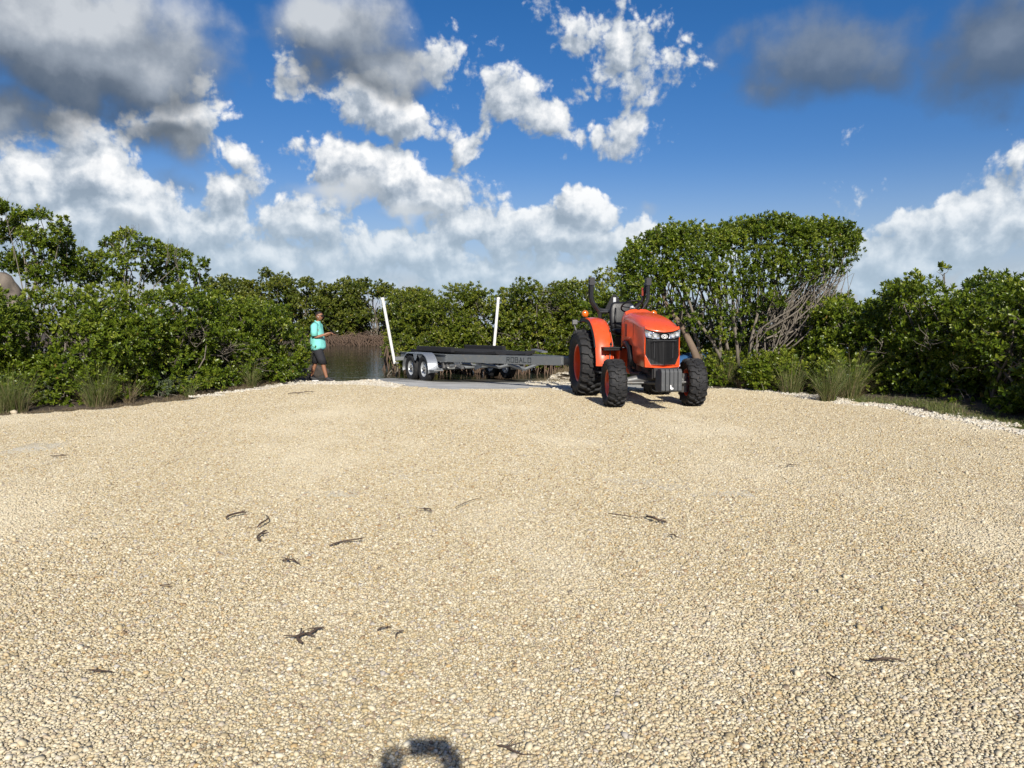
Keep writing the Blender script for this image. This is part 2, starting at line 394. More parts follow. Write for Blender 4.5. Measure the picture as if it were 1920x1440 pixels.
# lagoon water
m, N, b = mat_new('lagoon_water'); M['water'] = m
b.inputs['Base Color'].default_value = (.018, .026, .014, 1); b.inputs['Roughness'].default_value = .06
b.inputs['IOR'].default_value = 1.33; b.inputs['Specular IOR Level'].default_value = .5
co = N.n('ShaderNodeTexCoord').outputs['Object']
mp = N.n('ShaderNodeMapping'); mp.inputs['Scale'].default_value = (1.0, 2.2, 1); N.l.new(co, mp.inputs[0])
hgt = N.m('ADD', N.noise(mp.outputs[0], 2.2, 4, .55, dist=.4), N.m('MULTIPLY', N.noise(mp.outputs[0], .6, 2, .5), 1.6))
bp = N.n('ShaderNodeBump'); bp.inputs['Strength'].default_value = .10; bp.inputs['Distance'].default_value = .10
N.l.new(hgt, bp.inputs['Height']); N.l.new(bp.outputs[0], b.inputs['Normal'])

# ------------------------------------------------------------------ terrain
WATER_Z = -0.24
def sstep(x, a, b):
    t = np.clip((np.asarray(x, float) - a) / (b - a), 0, 1); return t * t * (3 - 2 * t)
def vnoise(x, y, s=1.0, seed=0.0):
    """cheap smooth noise, about -1..1"""
    x = np.asarray(x, float) * s + seed; y = np.asarray(y, float) * s - seed * 1.7
    return (np.sin(x * 1.3 + 1.7 * np.sin(y * .9 + .4)) + np.sin(y * 1.7 + 1.3 * np.sin(x * 1.1 + 2.0)) + np.sin((x + y) * .83 + 1.1 * np.sin(x * 2.3 - y))) / 3
def H(x, y):
    """height of the lot and the ramp"""
    x = np.asarray(x, float); y = np.asarray(y, float)
    z = -0.040 * np.clip(y - 15.4, 0, 40)
    z = z + 0.11 * np.exp(-((x + 3.05) / .85) ** 2 - ((y - 19.4) / .75) ** 2)
    z = z + 0.012 * vnoise(x, y, .8) * sstep(y, 3, 6)
    return z
XLk = np.array([[-12, -17], [0, -13], [8, -9.4], [11.8, -8.1], [12.7, -6.85], [14, -5.95], [16.4, -5.5], [19.3, -5.45], [30, -5.4]])
XRk = np.array([[-12, 14], [0, 11], [6, 8.3], [10.5, 7.05], [12.8, 6.62], [15.1, 5.7], [16.1, 4.95], [16.9, 4.3], [30, 3.6]])
YFk = np.array([[-7, 19.4], [-5.4, 19.3], [-3.5, 18.95], [-2.3, 17.5], [-1.3, 16.3], [-.3, 16.3], [.6, 16.9], [1.2, 16.0], [2.5, 16.2], [4.3, 16.9], [6, 16.5]])
def XL(y): return np.interp(y, XLk[:, 0], XLk[:, 1]) + .13 * vnoise(y, y * .3, 2.1, 3) + .05 * vnoise(y, y, 7, 1)
def XR(y): return np.interp(y, XRk[:, 0], XRk[:, 1]) + .12 * vnoise(y, y * .5, 2.4, 8) + .06 * vnoise(y, y, 6, 5)
def YF(x): return np.interp(x, YFk[:, 0], YFk[:, 1]) + .10 * vnoise(x, x * .4, 2.6, 2)
def in_lot(x, y, pad=0.0): return (x > XL(y) + pad) & (x < XR(y) - pad) & (y < YF(x) - pad)

def grid_obj(name, X, Y, Z, mat, k='structure'):
    ny, nx = X.shape
    i = np.arange(ny * nx).reshape(ny, nx)
    q = np.stack([i[:-1, :-1], i[:-1, 1:], i[1:, 1:], i[1:, :-1]], -1).reshape(-1, 4)
    me = mesh_np(name, np.stack([X, Y, Z], -1).reshape(-1, 3), q, mat, smooth=True)
    o = link(bpy.data.objects.new(name, me)); return kind(o, k)

# land under everything; it sinks below the lagoon where there is water
def land_h(x, y):
    ramp = H(x, y) - .035
    left = sstep(x, -5.0, -5.9) * sstep(y, 25.5, 23.5)                       # left bank
    right = sstep(x - .10 * (y - 20), .2, 1.4) * sstep(y, 25.5, 23.5)         # right bank
    lot = sstep(y, 20.3, 19.6)
    far = sstep(y - .10 * x, 42.6, 44.5) * sstep(x, 4, 0)
    land = np.maximum.reduce([left, right, lot])
    bank = .06 + .10 * vnoise(x, y, .5, 4) * sstep(np.abs(x), 5.5, 8)
    hill = 0.35 * sstep(x, -6.5, -9) * sstep(y, 13, 16) + .25 * sstep(x, 5.8, 8) * sstep(y, 10, 14)
    z_land = np.where(lot > .5, ramp, np.maximum(ramp, -.02)) * lot + (1 - lot) * (bank - .08)
    side = np.maximum(sstep(x, -5.2, -6.0), sstep(x, 2.6, 4.5))
    z_land = z_land * (1 - side * sstep(y, 15, 17)) + (bank - .06) * side * sstep(y, 15, 17) + hill
    z = -.9 + (z_land + .9) * land
    return np.maximum(z, -.9 + .95 * far)
xs = np.concatenate([np.linspace(-90, -20, 20, endpoint=False), np.linspace(-20, 20, 161), np.linspace(20, 90, 21)[1:]])
ys = np.concatenate([np.linspace(-60, 0, 18, endpoint=False), np.linspace(0, 26, 131), np.linspace(26, 75, 61)[1:]])
GX, GY = np.meshgrid(xs, ys)
grid_obj('ground', GX, GY, land_h(GX, GY), M['soil'])
# lagoon and open sea to the horizon
w = MB(); w.add([(-9000, -200, 0), (9000, -200, 0), (9000, 12000, 0), (-9000, 12000, 0)], [(0, 1, 2, 3)])
kind(w.build('water', M['water'], loc=(0, 0, WATER_Z)), 'structure')
# sea bed is the ground sheet's far skirt
w = MB(); w.add([(-9000, -9000, -1.2), (9000, -9000, -1.2), (9000, 12000, -1.2), (-9000, 12000, -1.2)], [(0, 1, 2, 3)])
kind(w.build('sea_bed', M['soil']), 'structure')

# gravel bed (lime dust under the pebbles)
nt, nr = 150, 170
tt = np.linspace(0, 1, nt)[None, :].repeat(nr, 0); rr = (np.linspace(0, 1, nr) ** .9)[:, None].repeat(nt, 1)
Y = -8 + rr * (17.5 + 8)
for _ in range(12):
    Xg = XL(Y) + tt * (XR(Y) - XL(Y)); Y = -8 + rr * (YF(Xg) + 8)
Xg = XL(Y) + tt * (XR(Y) - XL(Y))
grid_obj('gravel_bed', Xg, Y, H(Xg, Y) - .004, M['dust'])

# concrete boat ramp: a slab with real thickness that runs down into the water
rx = np.linspace(-3.7, 3.2, 70); ry = np.linspace(15.2, 27, 90)
RX, RY = np.meshgrid(rx, ry); RZ = H(RX, RY) - .012
skew = (RY - 19) * -.10; RX2 = RX + skew
grid_obj('boat_ramp', RX2, RY, H(RX2, RY) - .010, M['ramp'])
e = MB()
for sgn, xe in ((-1, -3.7), (1, 3.2)):
    rows = []
    for yy in ry[::4]:
        xx = xe - (yy - 19) * .10; zz = float(H(xx, yy)) - .010
        rows.append([(xx, yy, zz), (xx + sgn * .02, yy, zz - .01), (xx + sgn * .03, yy, zz - .25), (xx, yy, zz - .25)])
    e.loft(rows)
ro = e.build('ramp_edge', M['ramp'], col.objects['boat_ramp'])

# ------------------------------------------------------------------ pebbles
def ico():
    bm = bmesh.new(); bmesh.ops.create_icosphere(bm, subdivisions=1, radius=1)
    bm.verts.ensure_lookup_table()
    v = np.array([x.co[:] for x in bm.verts]); f = np.array([[x.index for x in p.verts] for p in bm.faces]); bm.free(); return v, f
IV, IF = ico()
TILE = .25
def pebble_tile(name, mat, seed, big, n_side):
    g = np.random.default_rng(seed); pts = []
    st = TILE / n_side
    for i in range(n_side):
        for j in range(n_side):
            pts.append(((i + .5 + g.uniform(-.42, .42)) * st - TILE / 2, (j + .5 + g.uniform(-.42, .42)) * st - TILE / 2, 1))
    for _ in range(int(n_side * n_side * .5)): pts.append((g.uniform(-TILE / 2, TILE / 2), g.uniform(-TILE / 2, TILE / 2), 0))
    V = []; Fc = []; T = []
    for k, (x, y, lay) in enumerate(pts):
        a = (g.lognormal(math.log(big), .33) if lay else g.uniform(.4, .75) * big)
        ax = np.array([a * g.uniform(.95, 1.35), a * g.uniform(.75, 1.0), a * g.uniform(.45, .72)])
        v = IV * (1 + g.normal(0, .13, (len(IV), 1))) * ax
        r = np.array(Matrix.Rotation(g.uniform(0, 6.28), 3, 'Z') @ Matrix.Rotation(g.normal(0, .35), 3, 'X') @ Matrix.Rotation(g.normal(0, .35), 3, 'Y'))
        v = v @ r.T + np.array([x, y, ax[2] * .45 + (g.uniform(-.25, .30) * big if lay else -.25 * big)])
        Fc.append(IF + k * len(IV)); V.append(v); T.append(np.full(len(IF), g.uniform()))
    me = mesh_np(name, np.concatenate(V), np.concatenate(Fc), mat, np.concatenate(T), smooth=True)
    return bpy.data.objects.new(name, me)
def scatter(name, label, tiles, pts, rots, idx, scl, dz):
    cl = bpy.data.collections.new(name + '_tiles')
    for i, o in enumerate(tiles): o.name = 'tile_%02d' % i; cl.objects.link(o)
    me = bpy.data.meshes.new(name); me.from_pydata([tuple(p) for p in pts], [], [])
    for nm, ty, val in (('rot', 'FLOAT', rots), ('idx', 'INT', idx), ('scl', 'FLOAT', scl)):
        at = me.attributes.new(nm, ty, 'POINT'); at.data.foreach_set('value', val)
    o = link(bpy.data.objects.new(name, me)); kind(o, 'stuff'); o['label'] = label; o['category'] = 'gravel'
    g = bpy.data.node_groups.new(name, 'GeometryNodeTree'); N = NT(g)
    g.interface.new_socket('Geometry', in_out='INPUT', socket_type='NodeSocketGeometry')
    g.interface.new_socket('Geometry', in_out='OUTPUT', socket_type='NodeSocketGeometry')
    gi = N.n('NodeGroupInput'); go = N.n('NodeGroupOutput')
    ci = N.n('GeometryNodeCollectionInfo'); ci.inputs['Collection'].default_value = cl
    ci.inputs['Separate Children'].default_value = True; ci.inputs['Reset Children'].default_value = True
    ip = N.n('GeometryNodeInstanceOnPoints')
    def attr(nm, ty):
        a = N.n('GeometryNodeInputNamedAttribute', data_type=ty); a.inputs[0].default_value = nm; return a.outputs[0]
    N.l.new(gi.outputs[0], ip.inputs['Points']); N.l.new(ci.outputs[0], ip.inputs['Instance'])
    ip.inputs['Pick Instance'].default_value = True; N.l.new(attr('idx', 'INT'), ip.inputs['Instance Index'])
    cx = N.n('ShaderNodeCombineXYZ'); N.l.new(attr('rot', 'FLOAT'), cx.inputs[2]); N.l.new(cx.outputs[0], ip.inputs['Rotation'])
    cs = N.n('ShaderNodeCombineXYZ'); cs.inputs[0].default_value = 1; cs.inputs[1].default_value = 1; N.l.new(attr('scl', 'FLOAT'), cs.inputs[2]); N.l.new(cs.outputs[0], ip.inputs['Scale'])
    N.l.new(ip.outputs[0], go.inputs[0])
    md = o.modifiers.new('scatter', 'NODES'); md.node_group = g; return o
tiles = [pebble_tile('tile', M['pebble'], 100 + i, .0068, 22) for i in range(6)]
tiles_w = [pebble_tile('tile', M['pebble_w'], 200 + i, .0135, 10) for i in range(4)]
gx = np.arange(-14, 12, TILE); gy = np.arange(1.2, 20, TILE)
PX, PY = np.meshgrid(gx, gy); PX = PX.ravel(); PY = PY.ravel()
vis = (np.abs(PX) < PY * .70 + 2.2) & in_lot(PX, PY, .10)
PX, PY = PX[vis], PY[vis]
# a packed, dusty patch hides more of the stones
pk = vnoise(PX, PY, .55, 9) * .6 + vnoise(PX, PY, 1.6, 4) * .4
sink = np.clip(pk - .42, 0, 1) * .030 * sstep(PY, 3.5, 6)
for cx_, cy_, rx_, ry_ in [(on_z(640, 922)[0], on_z(640, 922)[1], 1.0, .45), (on_z(1215, 905)[0], on_z(1215, 905)[1], .9, .5), (on_z(850, 885)[0], on_z(850, 885)[1], 1.1, .4),
                           (on_z(1200, 830)[0], on_z(1200, 830)[1], 1.6, .5), (on_z(1480, 920)[0], on_z(1480, 920)[1], .8, .4)]:
    sink += .0085 * np.exp(-((PX - cx_) / rx_) ** 2 - ((PY - cy_) / ry_) ** 2) * (.75 + .5 * vnoise(PX, PY, 4, 2))
pz = H(PX, PY) - np.clip(sink * 1.1, 0, .015)
pts = np.stack([PX, PY, pz], -1)
scatter('gravel', 'cream and tan pebble gravel covering the lot', tiles, pts, rng.integers(0, 4, len(PX)) * math.pi / 2, rng.integers(0, 6, len(PX)).astype(np.int32), np.ones(len(PX)), 0)
# coarser white stones along the rim of the lot and on the right bank of the ramp
bx, by = [], []
for y in np.arange(6, 17, .17):
    for d in (0, .2, .38):
        if random.random() < .75: bx.append(XR(y) - d + random.uniform(-.1, .1)); by.append(y + random.uniform(-.06, .06))
for y in np.arange(14.5, 19.3, .17):
    for d in (0, .2):
        if random.random() < .5: bx.append(XL(y) + d + random.uniform(-.12, .12)); by.append(y + random.uniform(-.06, .06))
for x in np.arange(-5.4, -2.6, .17):
    for d in (0, .22, .45, .7, .95): bx.append(x); by.append(float(YF(x)) - d)
for x in np.arange(1.0, 4.6, .17):
    for d in (0, .22): bx.append(x); by.append(float(YF(x)) - d)
bx = np.array(bx, float); by = np.array(by, float)
bz = H(bx, by) + .004
ex = np.array([(1.25 + .8 * random.uniform(-1, 1) + .0, 19.2 + random.uniform(-1, 1) * 1.1) for _ in range(260)])
ez = land_h(ex[:, 0], ex[:, 1]) + .02
keep = ez > WATER_Z
pts = np.concatenate([np.stack([bx, by, bz], -1), np.concatenate([ex, ez[:, None]], 1)[keep]])
n = len(pts)
scatter('rim_gravel', 'coarse white stones along the edge of the gravel lot', tiles_w, pts, rng.uniform(0, 6.28, n), rng.integers(0, 4, n).astype(np.int32), rng.uniform(.8, 1.3, n), 0)

# ------------------------------------------------------------------ vegetation
LEAF = np.array([[0, 0, 0], [.35, .20, .055], [.72, .185, .045], [1, 0, -.05], [.72, -.185, .045], [.35, -.20, .055]])
LQ = np.array([[0, 3, 2, 1], [0, 5, 4, 3]])
def rosette(n, seed, up=(20, 72), slim=1.0):
    g = np.random.default_rng(seed); V = []; Q = []
    for i in range(n):
        a = i * 2.399 + g.normal(0, .25); t = (i + .5) / n
        e = R(up[0] + (up[1] - up[0]) * t + g.normal(0, 9)); s = g.uniform(.75, 1.1) * (1 - .25 * t)
        L = LEAF * np.array([s, s * slim * g.uniform(.9, 1.15), s])
        ro = np.array(Matrix.Rotation(a, 3, 'Z') @ Matrix.Rotation(-e, 3, 'Y') @ Matrix.Rotation(g.normal(0, .35), 3, 'X'))
        V.append(L @ ro.T + np.array([0, 0, t * .55])); Q.append(LQ + 6 * i)
    return np.concatenate(V), np.concatenate(Q)
ROS = [rosette(8, 11 + i) for i in range(6)]
ROS_FAR = [rosette(6, 31 + i, slim=1.5) for i in range(4)]
ROS_SLIM = [rosette(9, 51 + i, up=(5, 60), slim=.75) for i in range(5)]

def frames(d):
    d = d / np.linalg.norm(d, axis=1, keepdims=True)
    a = np.where(np.abs(d[:, 2:3]) < .9, np.array([[0, 0, 1.0]]), np.array([[1.0, 0, 0]]))
    u = np.cross(a, d); u /= np.linalg.norm(u, axis=1, keepdims=True); v = np.cross(d, u)
    th = rng.uniform(0, 6.283, (len(d), 1))
    u2 = u * np.cos(th) + v * np.sin(th); v2 = np.cross(d, u2)
    return np.stack([u2, v2, d], -1)
def leaves_mesh(name, pos, dirs, size, mat, sets, shift=0.0, tone=None):
    """a mesh of leaf rosettes: every leaf its own folded blade"""
    fr = frames(dirs); pick = rng.integers(0, len(sets), len(pos)); Vs, Qs, Ts = [], [], []; off = 0
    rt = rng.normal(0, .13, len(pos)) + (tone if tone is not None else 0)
    for k, (rv, rq) in enumerate(sets):
        ix = np.nonzero(pick == k)[0]
        if not len(ix): continue
        v = np.einsum('mij,vj->mvi', fr[ix], rv) * size[ix][:, None, None] + pos[ix][:, None, :]
        nv, nq = len(rv), len(rq)
        q = rq[None] + (np.arange(len(ix)) * nv)[:, None, None] + off
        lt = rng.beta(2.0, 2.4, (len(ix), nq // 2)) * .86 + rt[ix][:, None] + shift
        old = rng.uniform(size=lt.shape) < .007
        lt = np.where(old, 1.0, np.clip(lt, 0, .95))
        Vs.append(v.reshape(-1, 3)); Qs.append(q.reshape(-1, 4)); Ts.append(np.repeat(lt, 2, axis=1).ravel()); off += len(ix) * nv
    return mesh_np(name, np.concatenate(Vs), np.concatenate(Qs), mat, np.concatenate(Ts))
def unit(n):
    d = rng.normal(size=(n, 3)); return d / np.linalg.norm(d, axis=1, keepdims=True)
def wobble(a, b, n, amp, sag=0.0):
    a, b = np.array(a, float), np.array(b, float); L = np.linalg.norm(b - a); out = []
    j1, j2 = rng.normal(0, amp * L, 3), rng.normal(0, amp * L, 3)
    for i in range(n):
        t = i / (n - 1)
        p = a + (b - a) * t + j1 * math.sin(math.pi * t) + j2 * math.sin(2 * math.pi * t) * .5
        p[2] += sag * L * 4 * t * (1 - t)
        out.append(tuple(p))
    return out

def plant(name, label, cat, base, clumps, leaf=.085, dens=1.0, mat='leaf', sets=ROS, group=None, stems=.7, bark='bark', stem_r=.022,
          out=.75, upw=.45, center=None, trunks=None, shift=0.0, inner=.25, twig=.5, spread=.25, roots=None, foliage='foliage', extra=None):
    """clumps: (x, y, z, r, weight) in world metres. Leaves sit in rosettes on the outer side of each clump; stems run to the clumps."""
    base = np.array(base, float); t = thing(name, label, cat, tuple(base), 0, group)
    cl = np.array([c[:4] for c in clumps], float); wt_ = np.array([c[4] if len(c) > 4 else 1.0 for c in clumps])
    cen = np.array(center, float) if center is not None else cl[:, :3].mean(0) - np.array([0, 0, .3])
    pos, dirs, tone, sz = [], [], [], []; ztop = (cl[:, 2] + cl[:, 3]).max()
    for (x, y, z, r), w_ in zip(cl, wt_):
        deep = w_ < .7; n = max(4, int((.42 if deep else .80) * dens * w_ * 80 * (r / .4) ** 2 * (.09 / leaf) ** 1.6))
        d = unit(n * 2)
        o = np.array([x, y, z]) - cen; o /= (np.linalg.norm(o) + 1e-6)
        k = d @ o
        d = d[np.argsort(-(k + rng.uniform(0, 1.1, len(k))))[:n]]          # mostly the outward side
        rad = r * np.where(rng.uniform(size=n) < inner, rng.uniform(.2, .75, n), rng.uniform(.75, 1.12, n))
        p = np.array([x, y, z]) + d * rad[:, None] * np.array([1, 1, .85])
        dd = d * out + np.array([0, 0, upw]) + o * .25 + rng.normal(0, .28, (n, 3))
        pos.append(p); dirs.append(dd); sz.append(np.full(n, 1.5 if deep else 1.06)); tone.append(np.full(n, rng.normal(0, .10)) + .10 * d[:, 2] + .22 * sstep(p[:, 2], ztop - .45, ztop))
    pos = np.concatenate(pos); dirs = np.concatenate(dirs); tone = np.concatenate(tone); sz = np.concatenate(sz)
    ok = pos[:, 2] > base[2] + .04; pos, dirs, tone, sz = pos[ok], dirs[ok], tone[ok], sz[ok]
    size = rng.uniform(.7, 1.25, len(pos)) * leaf * sz
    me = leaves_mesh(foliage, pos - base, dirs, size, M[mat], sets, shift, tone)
    fo = link(bpy.data.objects.new(foliage, me), t); kind(fo, 'stuff')
    b = MB()
    for (x, y, z, r), w_ in zip(cl, wt_):
        if rng.uniform() < stems:
            s0 = rng.normal(0, spread, 3) * np.array([1, 1, 0])
            e_ = np.array([x, y, z]) - base
            b.tube(wobble(s0, e_, 6, .09), list(np.linspace(stem_r * rng.uniform(.7, 1.4), stem_r * .35, 6)), 5, cap=False)
            for _ in range(int(5 * twig)):
                d = unit(1)[0]; d[2] = abs(d[2]) * .7
                b.tube(wobble(e_ - rng.uniform(.0, .4) * (e_ - s0) * .5, e_ + d * r * 1.05, 4, .12), list(np.linspace(stem_r * .4, stem_r * .12, 4)), 4, cap=False)
    if b.v:
        bo = b.build('branches', M[bark], t, smooth=True); kind(bo, 'stuff')
    if trunks:
        for path, rad in trunks:
            MB().tube([np.array(p) - base for p in path], rad, 8).build('trunk', M['bark_dark' if rad[0] > .1 else bark], t, smooth=True)
    if roots is not None:
        ro_ = MB()
        for path, rad in roots: ro_.tube([np.array(p) - base for p in path], rad, 5, cap=False)
        kind(ro_.build('prop_roots', M['root'], t, smooth=True), 'stuff')
    return t

def dome(cx, cy, z0, rx, ry, h, r=.40, p=2.8, n=None, zmin=.15, back=.65, rot=0.0):
    """clump centres over a bushy, boxy dome"""
    out = []
    area = math.pi * (rx + ry) * h * .9 + math.pi * rx * ry
    n = n or int(area / (r * r * 2.3))
    ca, sa = math.cos(rot), math.sin(rot)
    k = 0
    while len(out) < n and k < n * 6:
        k += 1
        d = unit(1)[0]
        if d[2] < -.1: continue
        d[2] = abs(d[2])
        s = (abs(d[0] / rx) ** p + abs(d[1] / ry) ** p + abs(d[2] / h) ** p) ** (-1 / p)
        q = d * s * (1 + rng.normal(0, .09)); q[2] = max(q[2], zmin)
        shrink = 1 - r * .8 / max(s, .5)
        q = q * np.array([shrink, shrink, 1]); q[2] = min(q[2], h - r * .55)
        w_ = back if d[1] > .35 and d[2] < .55 else 1.0
        x, y = q[0] * ca - q[1] * sa, q[0] * sa + q[1] * ca
        rr = r * rng.uniform(.6, 1.25)
        if all((x + cx - o[0]) ** 2 + (y + cy - o[1]) ** 2 + (q[2] + z0 - o[2]) ** 2 > (r * .55) ** 2 for o in out):
            out.append((cx + x, cy + y, z0 + q[2], rr, w_))
    for _ in range(int(n * .45)):                                           # growth inside, so the mass is not hollow
        a = rng.uniform(0, 6.283); q = math.sqrt(rng.uniform()) * .62
        x, y = rx * q * math.cos(a), ry * q * math.sin(a)
        out.append((cx + x * ca - y * sa, cy + x * sa + y * ca, z0 + rng.uniform(.1, .72) * h, r * 1.15, .62))
    return out

def bare_twigs(bm_, c, r, n, rad=.006):
    for _ in range(n):
        a = np.array(c) + unit(1)[0] * r * .3; d = unit(1)[0]; d[2] = abs(d[2]) * .8 - .1
        b_ = a + d * r * rng.uniform(.6, 1.3)
        bm_.tube(wobble(a, b_, 5, .10), list(np.linspace(rad * 1.4, rad * .5, 5)), 4, cap=False)

# --- left hedge: shrubs that grow into one another
HL = 'shrubs of the hedge on the left bank'
left = [(-9.55, 13.35, 1.25, 1.1, 2.00, 'dense broad-leaved green shrub at the end of the hedge in front of the limestone boulder'),
        (-8.1, 14.35, 1.2, 1.05, 2.02, 'dense green shrub rising behind the two tallest grass tufts of the hedge'),
        (-7.2, 15.75, 1.15, 1.05, 2.04, 'dense green shrub in the middle of the hedge, above the grey sage plants'),
        (-6.75, 17.3, 1.10, 1.05, 2.02, 'green hedge shrub with a patch of dry grey twigs in its side'),
        (-6.35, 18.9, 1.15, 1.15, 1.80, 'rounded green shrub at the hedge end right behind the person')]
for x, y, rx_, ry_, h, lab in left:
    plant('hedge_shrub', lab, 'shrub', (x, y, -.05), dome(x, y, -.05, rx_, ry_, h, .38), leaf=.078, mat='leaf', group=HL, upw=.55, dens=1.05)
# spill of lower foliage and dry twigs on the hedge
lt = thing('dry_branches', 'leafless grey twigs poking out of the green hedge', 'dead branches', (-6.2, 16.6, 0))
b = MB()
for c_, r_, n_ in [((-.05, -.1, .75), .55, 60), ((.25, .5, .35), .5, 45), ((-.35, -.7, 1.05), .45, 25), ((.25, 1.0, .25), .4, 30)]: bare_twigs(b, c_, r_, n_)
kind(b.build('twigs', M['bark'], lt, smooth=True), 'stuff')

# --- trees rising behind the left hedge
def crown(cx, cy, z0, z1, rx, n, r, flat=1.0):
    out = []
    for i in range(n):
        d = unit(1)[0]; d[2] = abs(d[2]) if rng.uniform() < .75 else d[2]
        rad = rng.uniform(.55, 1.0)
        out.append((cx + d[0] * rx * rad, cy + d[1] * rx * .8 * rad, (z0 + z1) / 2 + d[2] * (z1 - z0) / 2 * rad * flat, r * rng.uniform(.7, 1.2)))
    return out
def px_clumps(lst, Y, dy=.5):
    out = []
    for px, py, rpx in lst:
        yy = Y + rng.uniform(-dy, dy); p = at_y(px, py, yy); out.append((p[0], yy, p[2], rpx / F * yy))
    return out
def tree_px(name, label, cat, lst, Y, base_px, dy=.6, **kw):
    bp = at_y(base_px, 600, Y); base = np.array([bp[0], Y, -.1])
    cl = px_clumps(lst, Y, dy); tr = []
    top = max(cl, key=lambda c_: c_[2])
    tr.append((wobble(base, (np.mean([c_[0] for c_ in cl]), Y, np.mean([c_[2] for c_ in cl])), 7, .07), list(np.linspace(.06, .022, 7))))
    return plant(name, label, cat, base, cl, trunks=tr, foliage='crown', **kw)
tall = 'trees rising behind the hedge on the left bank'
tree_px('mangrove_tree', 'tall loose-crowned green tree above the limestone boulder', 'tree',
        [(10, 400, 22), (-25, 395, 30), (45, 412, 20), (75, 408, 17), (20, 440, 30), (60, 450, 26), (100, 440, 20), (118, 412, 10), (115, 432, 14), (125, 445, 10), (90, 470, 28), (50, 490, 32),
         (115, 490, 26), (20, 490, 20), (80, 510, 30), (130, 505, 24), (-30, 450, 35), (-60, 420, 35), (30, 418, 14), (118, 462, 16)], 18.6, 60, leaf=.09, dens=2.5, inner=.5, group=tall, stems=.8, upw=.5)
tree_px('mangrove_tree', 'rounded dark green tree behind the middle of the hedge', 'tree',
        [(235, 452, 22), (215, 468, 22), (262, 458, 18), (200, 492, 26), (235, 485, 30), (270, 482, 26), (300, 475, 22), (180, 510, 26), (225, 515, 30), (270, 512, 28), (240, 440, 12), (310, 500, 22), (288, 466, 14), (205, 455, 12)], 20.4, 240, leaf=.09, dens=1.6, inner=.35, group=tall)
tree_px('mangrove_tree', 'low green tree between the tall loose-crowned one and the rounded one', 'tree',
        [(150, 480, 16), (140, 500, 20), (165, 495, 18), (150, 520, 22), (185, 485, 12), (175, 515, 18)], 20.8, 155, leaf=.09, dens=1.6, group=tall, inner=.4)
tree_px('mangrove_tree', 'green tree with a bare twig on its crown beside the rounded dark one', 'tree',
        [(335, 488, 22), (318, 472, 14), (310, 500, 24), (345, 510, 24), (375, 505, 14), (378, 492, 10), (330, 525, 26), (365, 525, 18), (350, 482, 12)], 21.2, 335, leaf=.09, dens=1.6, group=tall, inner=.35)
b = MB()
for px, py, l in [(243, 440, .75), (140, 470, .9), (3, 385, .7), (333, 470, .5), (310, 462, .4), (252, 440, .6)]:
    p = at_y(px, py, 20.0)
    for _ in range(4):
        d = unit(1)[0] * .8; d[2] = 1; b.tube(wobble(p - np.array([0, 0, .5]), p + d * l * rng.uniform(.4, .9) * .6, 5, .08), list(np.linspace(.006, .0025, 5)), 4, cap=False)
o = b.build('dead_treetop_twigs', M['bark'], None, smooth=True); tag(o, 'thin bare twigs standing above the treetops behind the left hedge', 'twigs'); kind(o, 'stuff')

# --- far shore across the lagoon
far = 'mangroves on the far shore of the lagoon'
fl = [(420, 512, 75, 'small round mangrove on the far shore, nearest to the hedge trees'), (505, 508, 80, 'mangrove with two rounded tops on the far shore'),
      (580, 514, 70, 'broad mangrove on the far shore behind the person'), (640, 516, 60, 'mangrove with a pale bare stem on the far shore above the prop root bank'),
      (700, 516, 80, 'airy mangrove on the far shore behind the tall white guide post of the trailer'), (770, 540, 55, 'low mangrove on the far shore at the end of the centre hedge')]
for px, py, wpx, lab in fl:
    cl = []; Yc = 46.0
    for _ in range(46):
        fx = rng.uniform(-1, 1); u = rng.uniform(0, 1)
        topy = py + 26 * fx * fx + rng.uniform(-3, 5); yy = topy + 12 + (612 - topy) * u ** .9
        p = at_y(px + fx * wpx * .62, yy, Yc + rng.uniform(-1.6, 1.6)); cl.append((p[0], p[1], p[2], rng.uniform(.38, .62)))
    bp = at_y(px, 610, Yc)
    plant('far_mangrove', lab, 'mangrove', (bp[0], Yc, 0), cl, leaf=.15, dens=1.15, mat='leaf_far', sets=ROS_FAR, group=far, stems=.5, stem_r=.03, foliage='crown', inner=.5,
          trunks=[(wobble((bp[0] + k * .5, Yc, -.1), (bp[0] + k * 1.1, Yc, 2.6), 5, .06), [.07, .06, .05, .04, .03]) for k in (-1, 0, 1)])
b = MB()
for i in range(520):
    x0 = rng.uniform(-10.9, -6.3); y0 = rng.uniform(42.4, 43.6); z0 = rng.uniform(.05, .36) - .06 * abs(x0 + 8.6)
    b.tube([(x0, y0, z0), (x0 + rng.normal(.05, .12), y0 - .15, z0 * .62), (x0 + rng.normal(.22, .22), y0 - rng.uniform(.25, .6), -.35)], [.022, .020, .016], 4, cap=False)
for i in range(70):
    x0 = rng.uniform(-11, -6.6); b.tube(wobble((x0, 43, .15), (x0 + rng.uniform(-.9, .9), 43.3, rng.uniform(.3, .6) - .05 * abs(x0 + 8.8)), 5, .12), [.022, .02, .016, .013, .008], 4, cap=False)
o = b.build('mangrove_roots', M['root'], None, smooth=True); tag(o, 'brown bank of arching mangrove roots on the far waterline', 'mangrove roots'); kind(o, 'stuff')

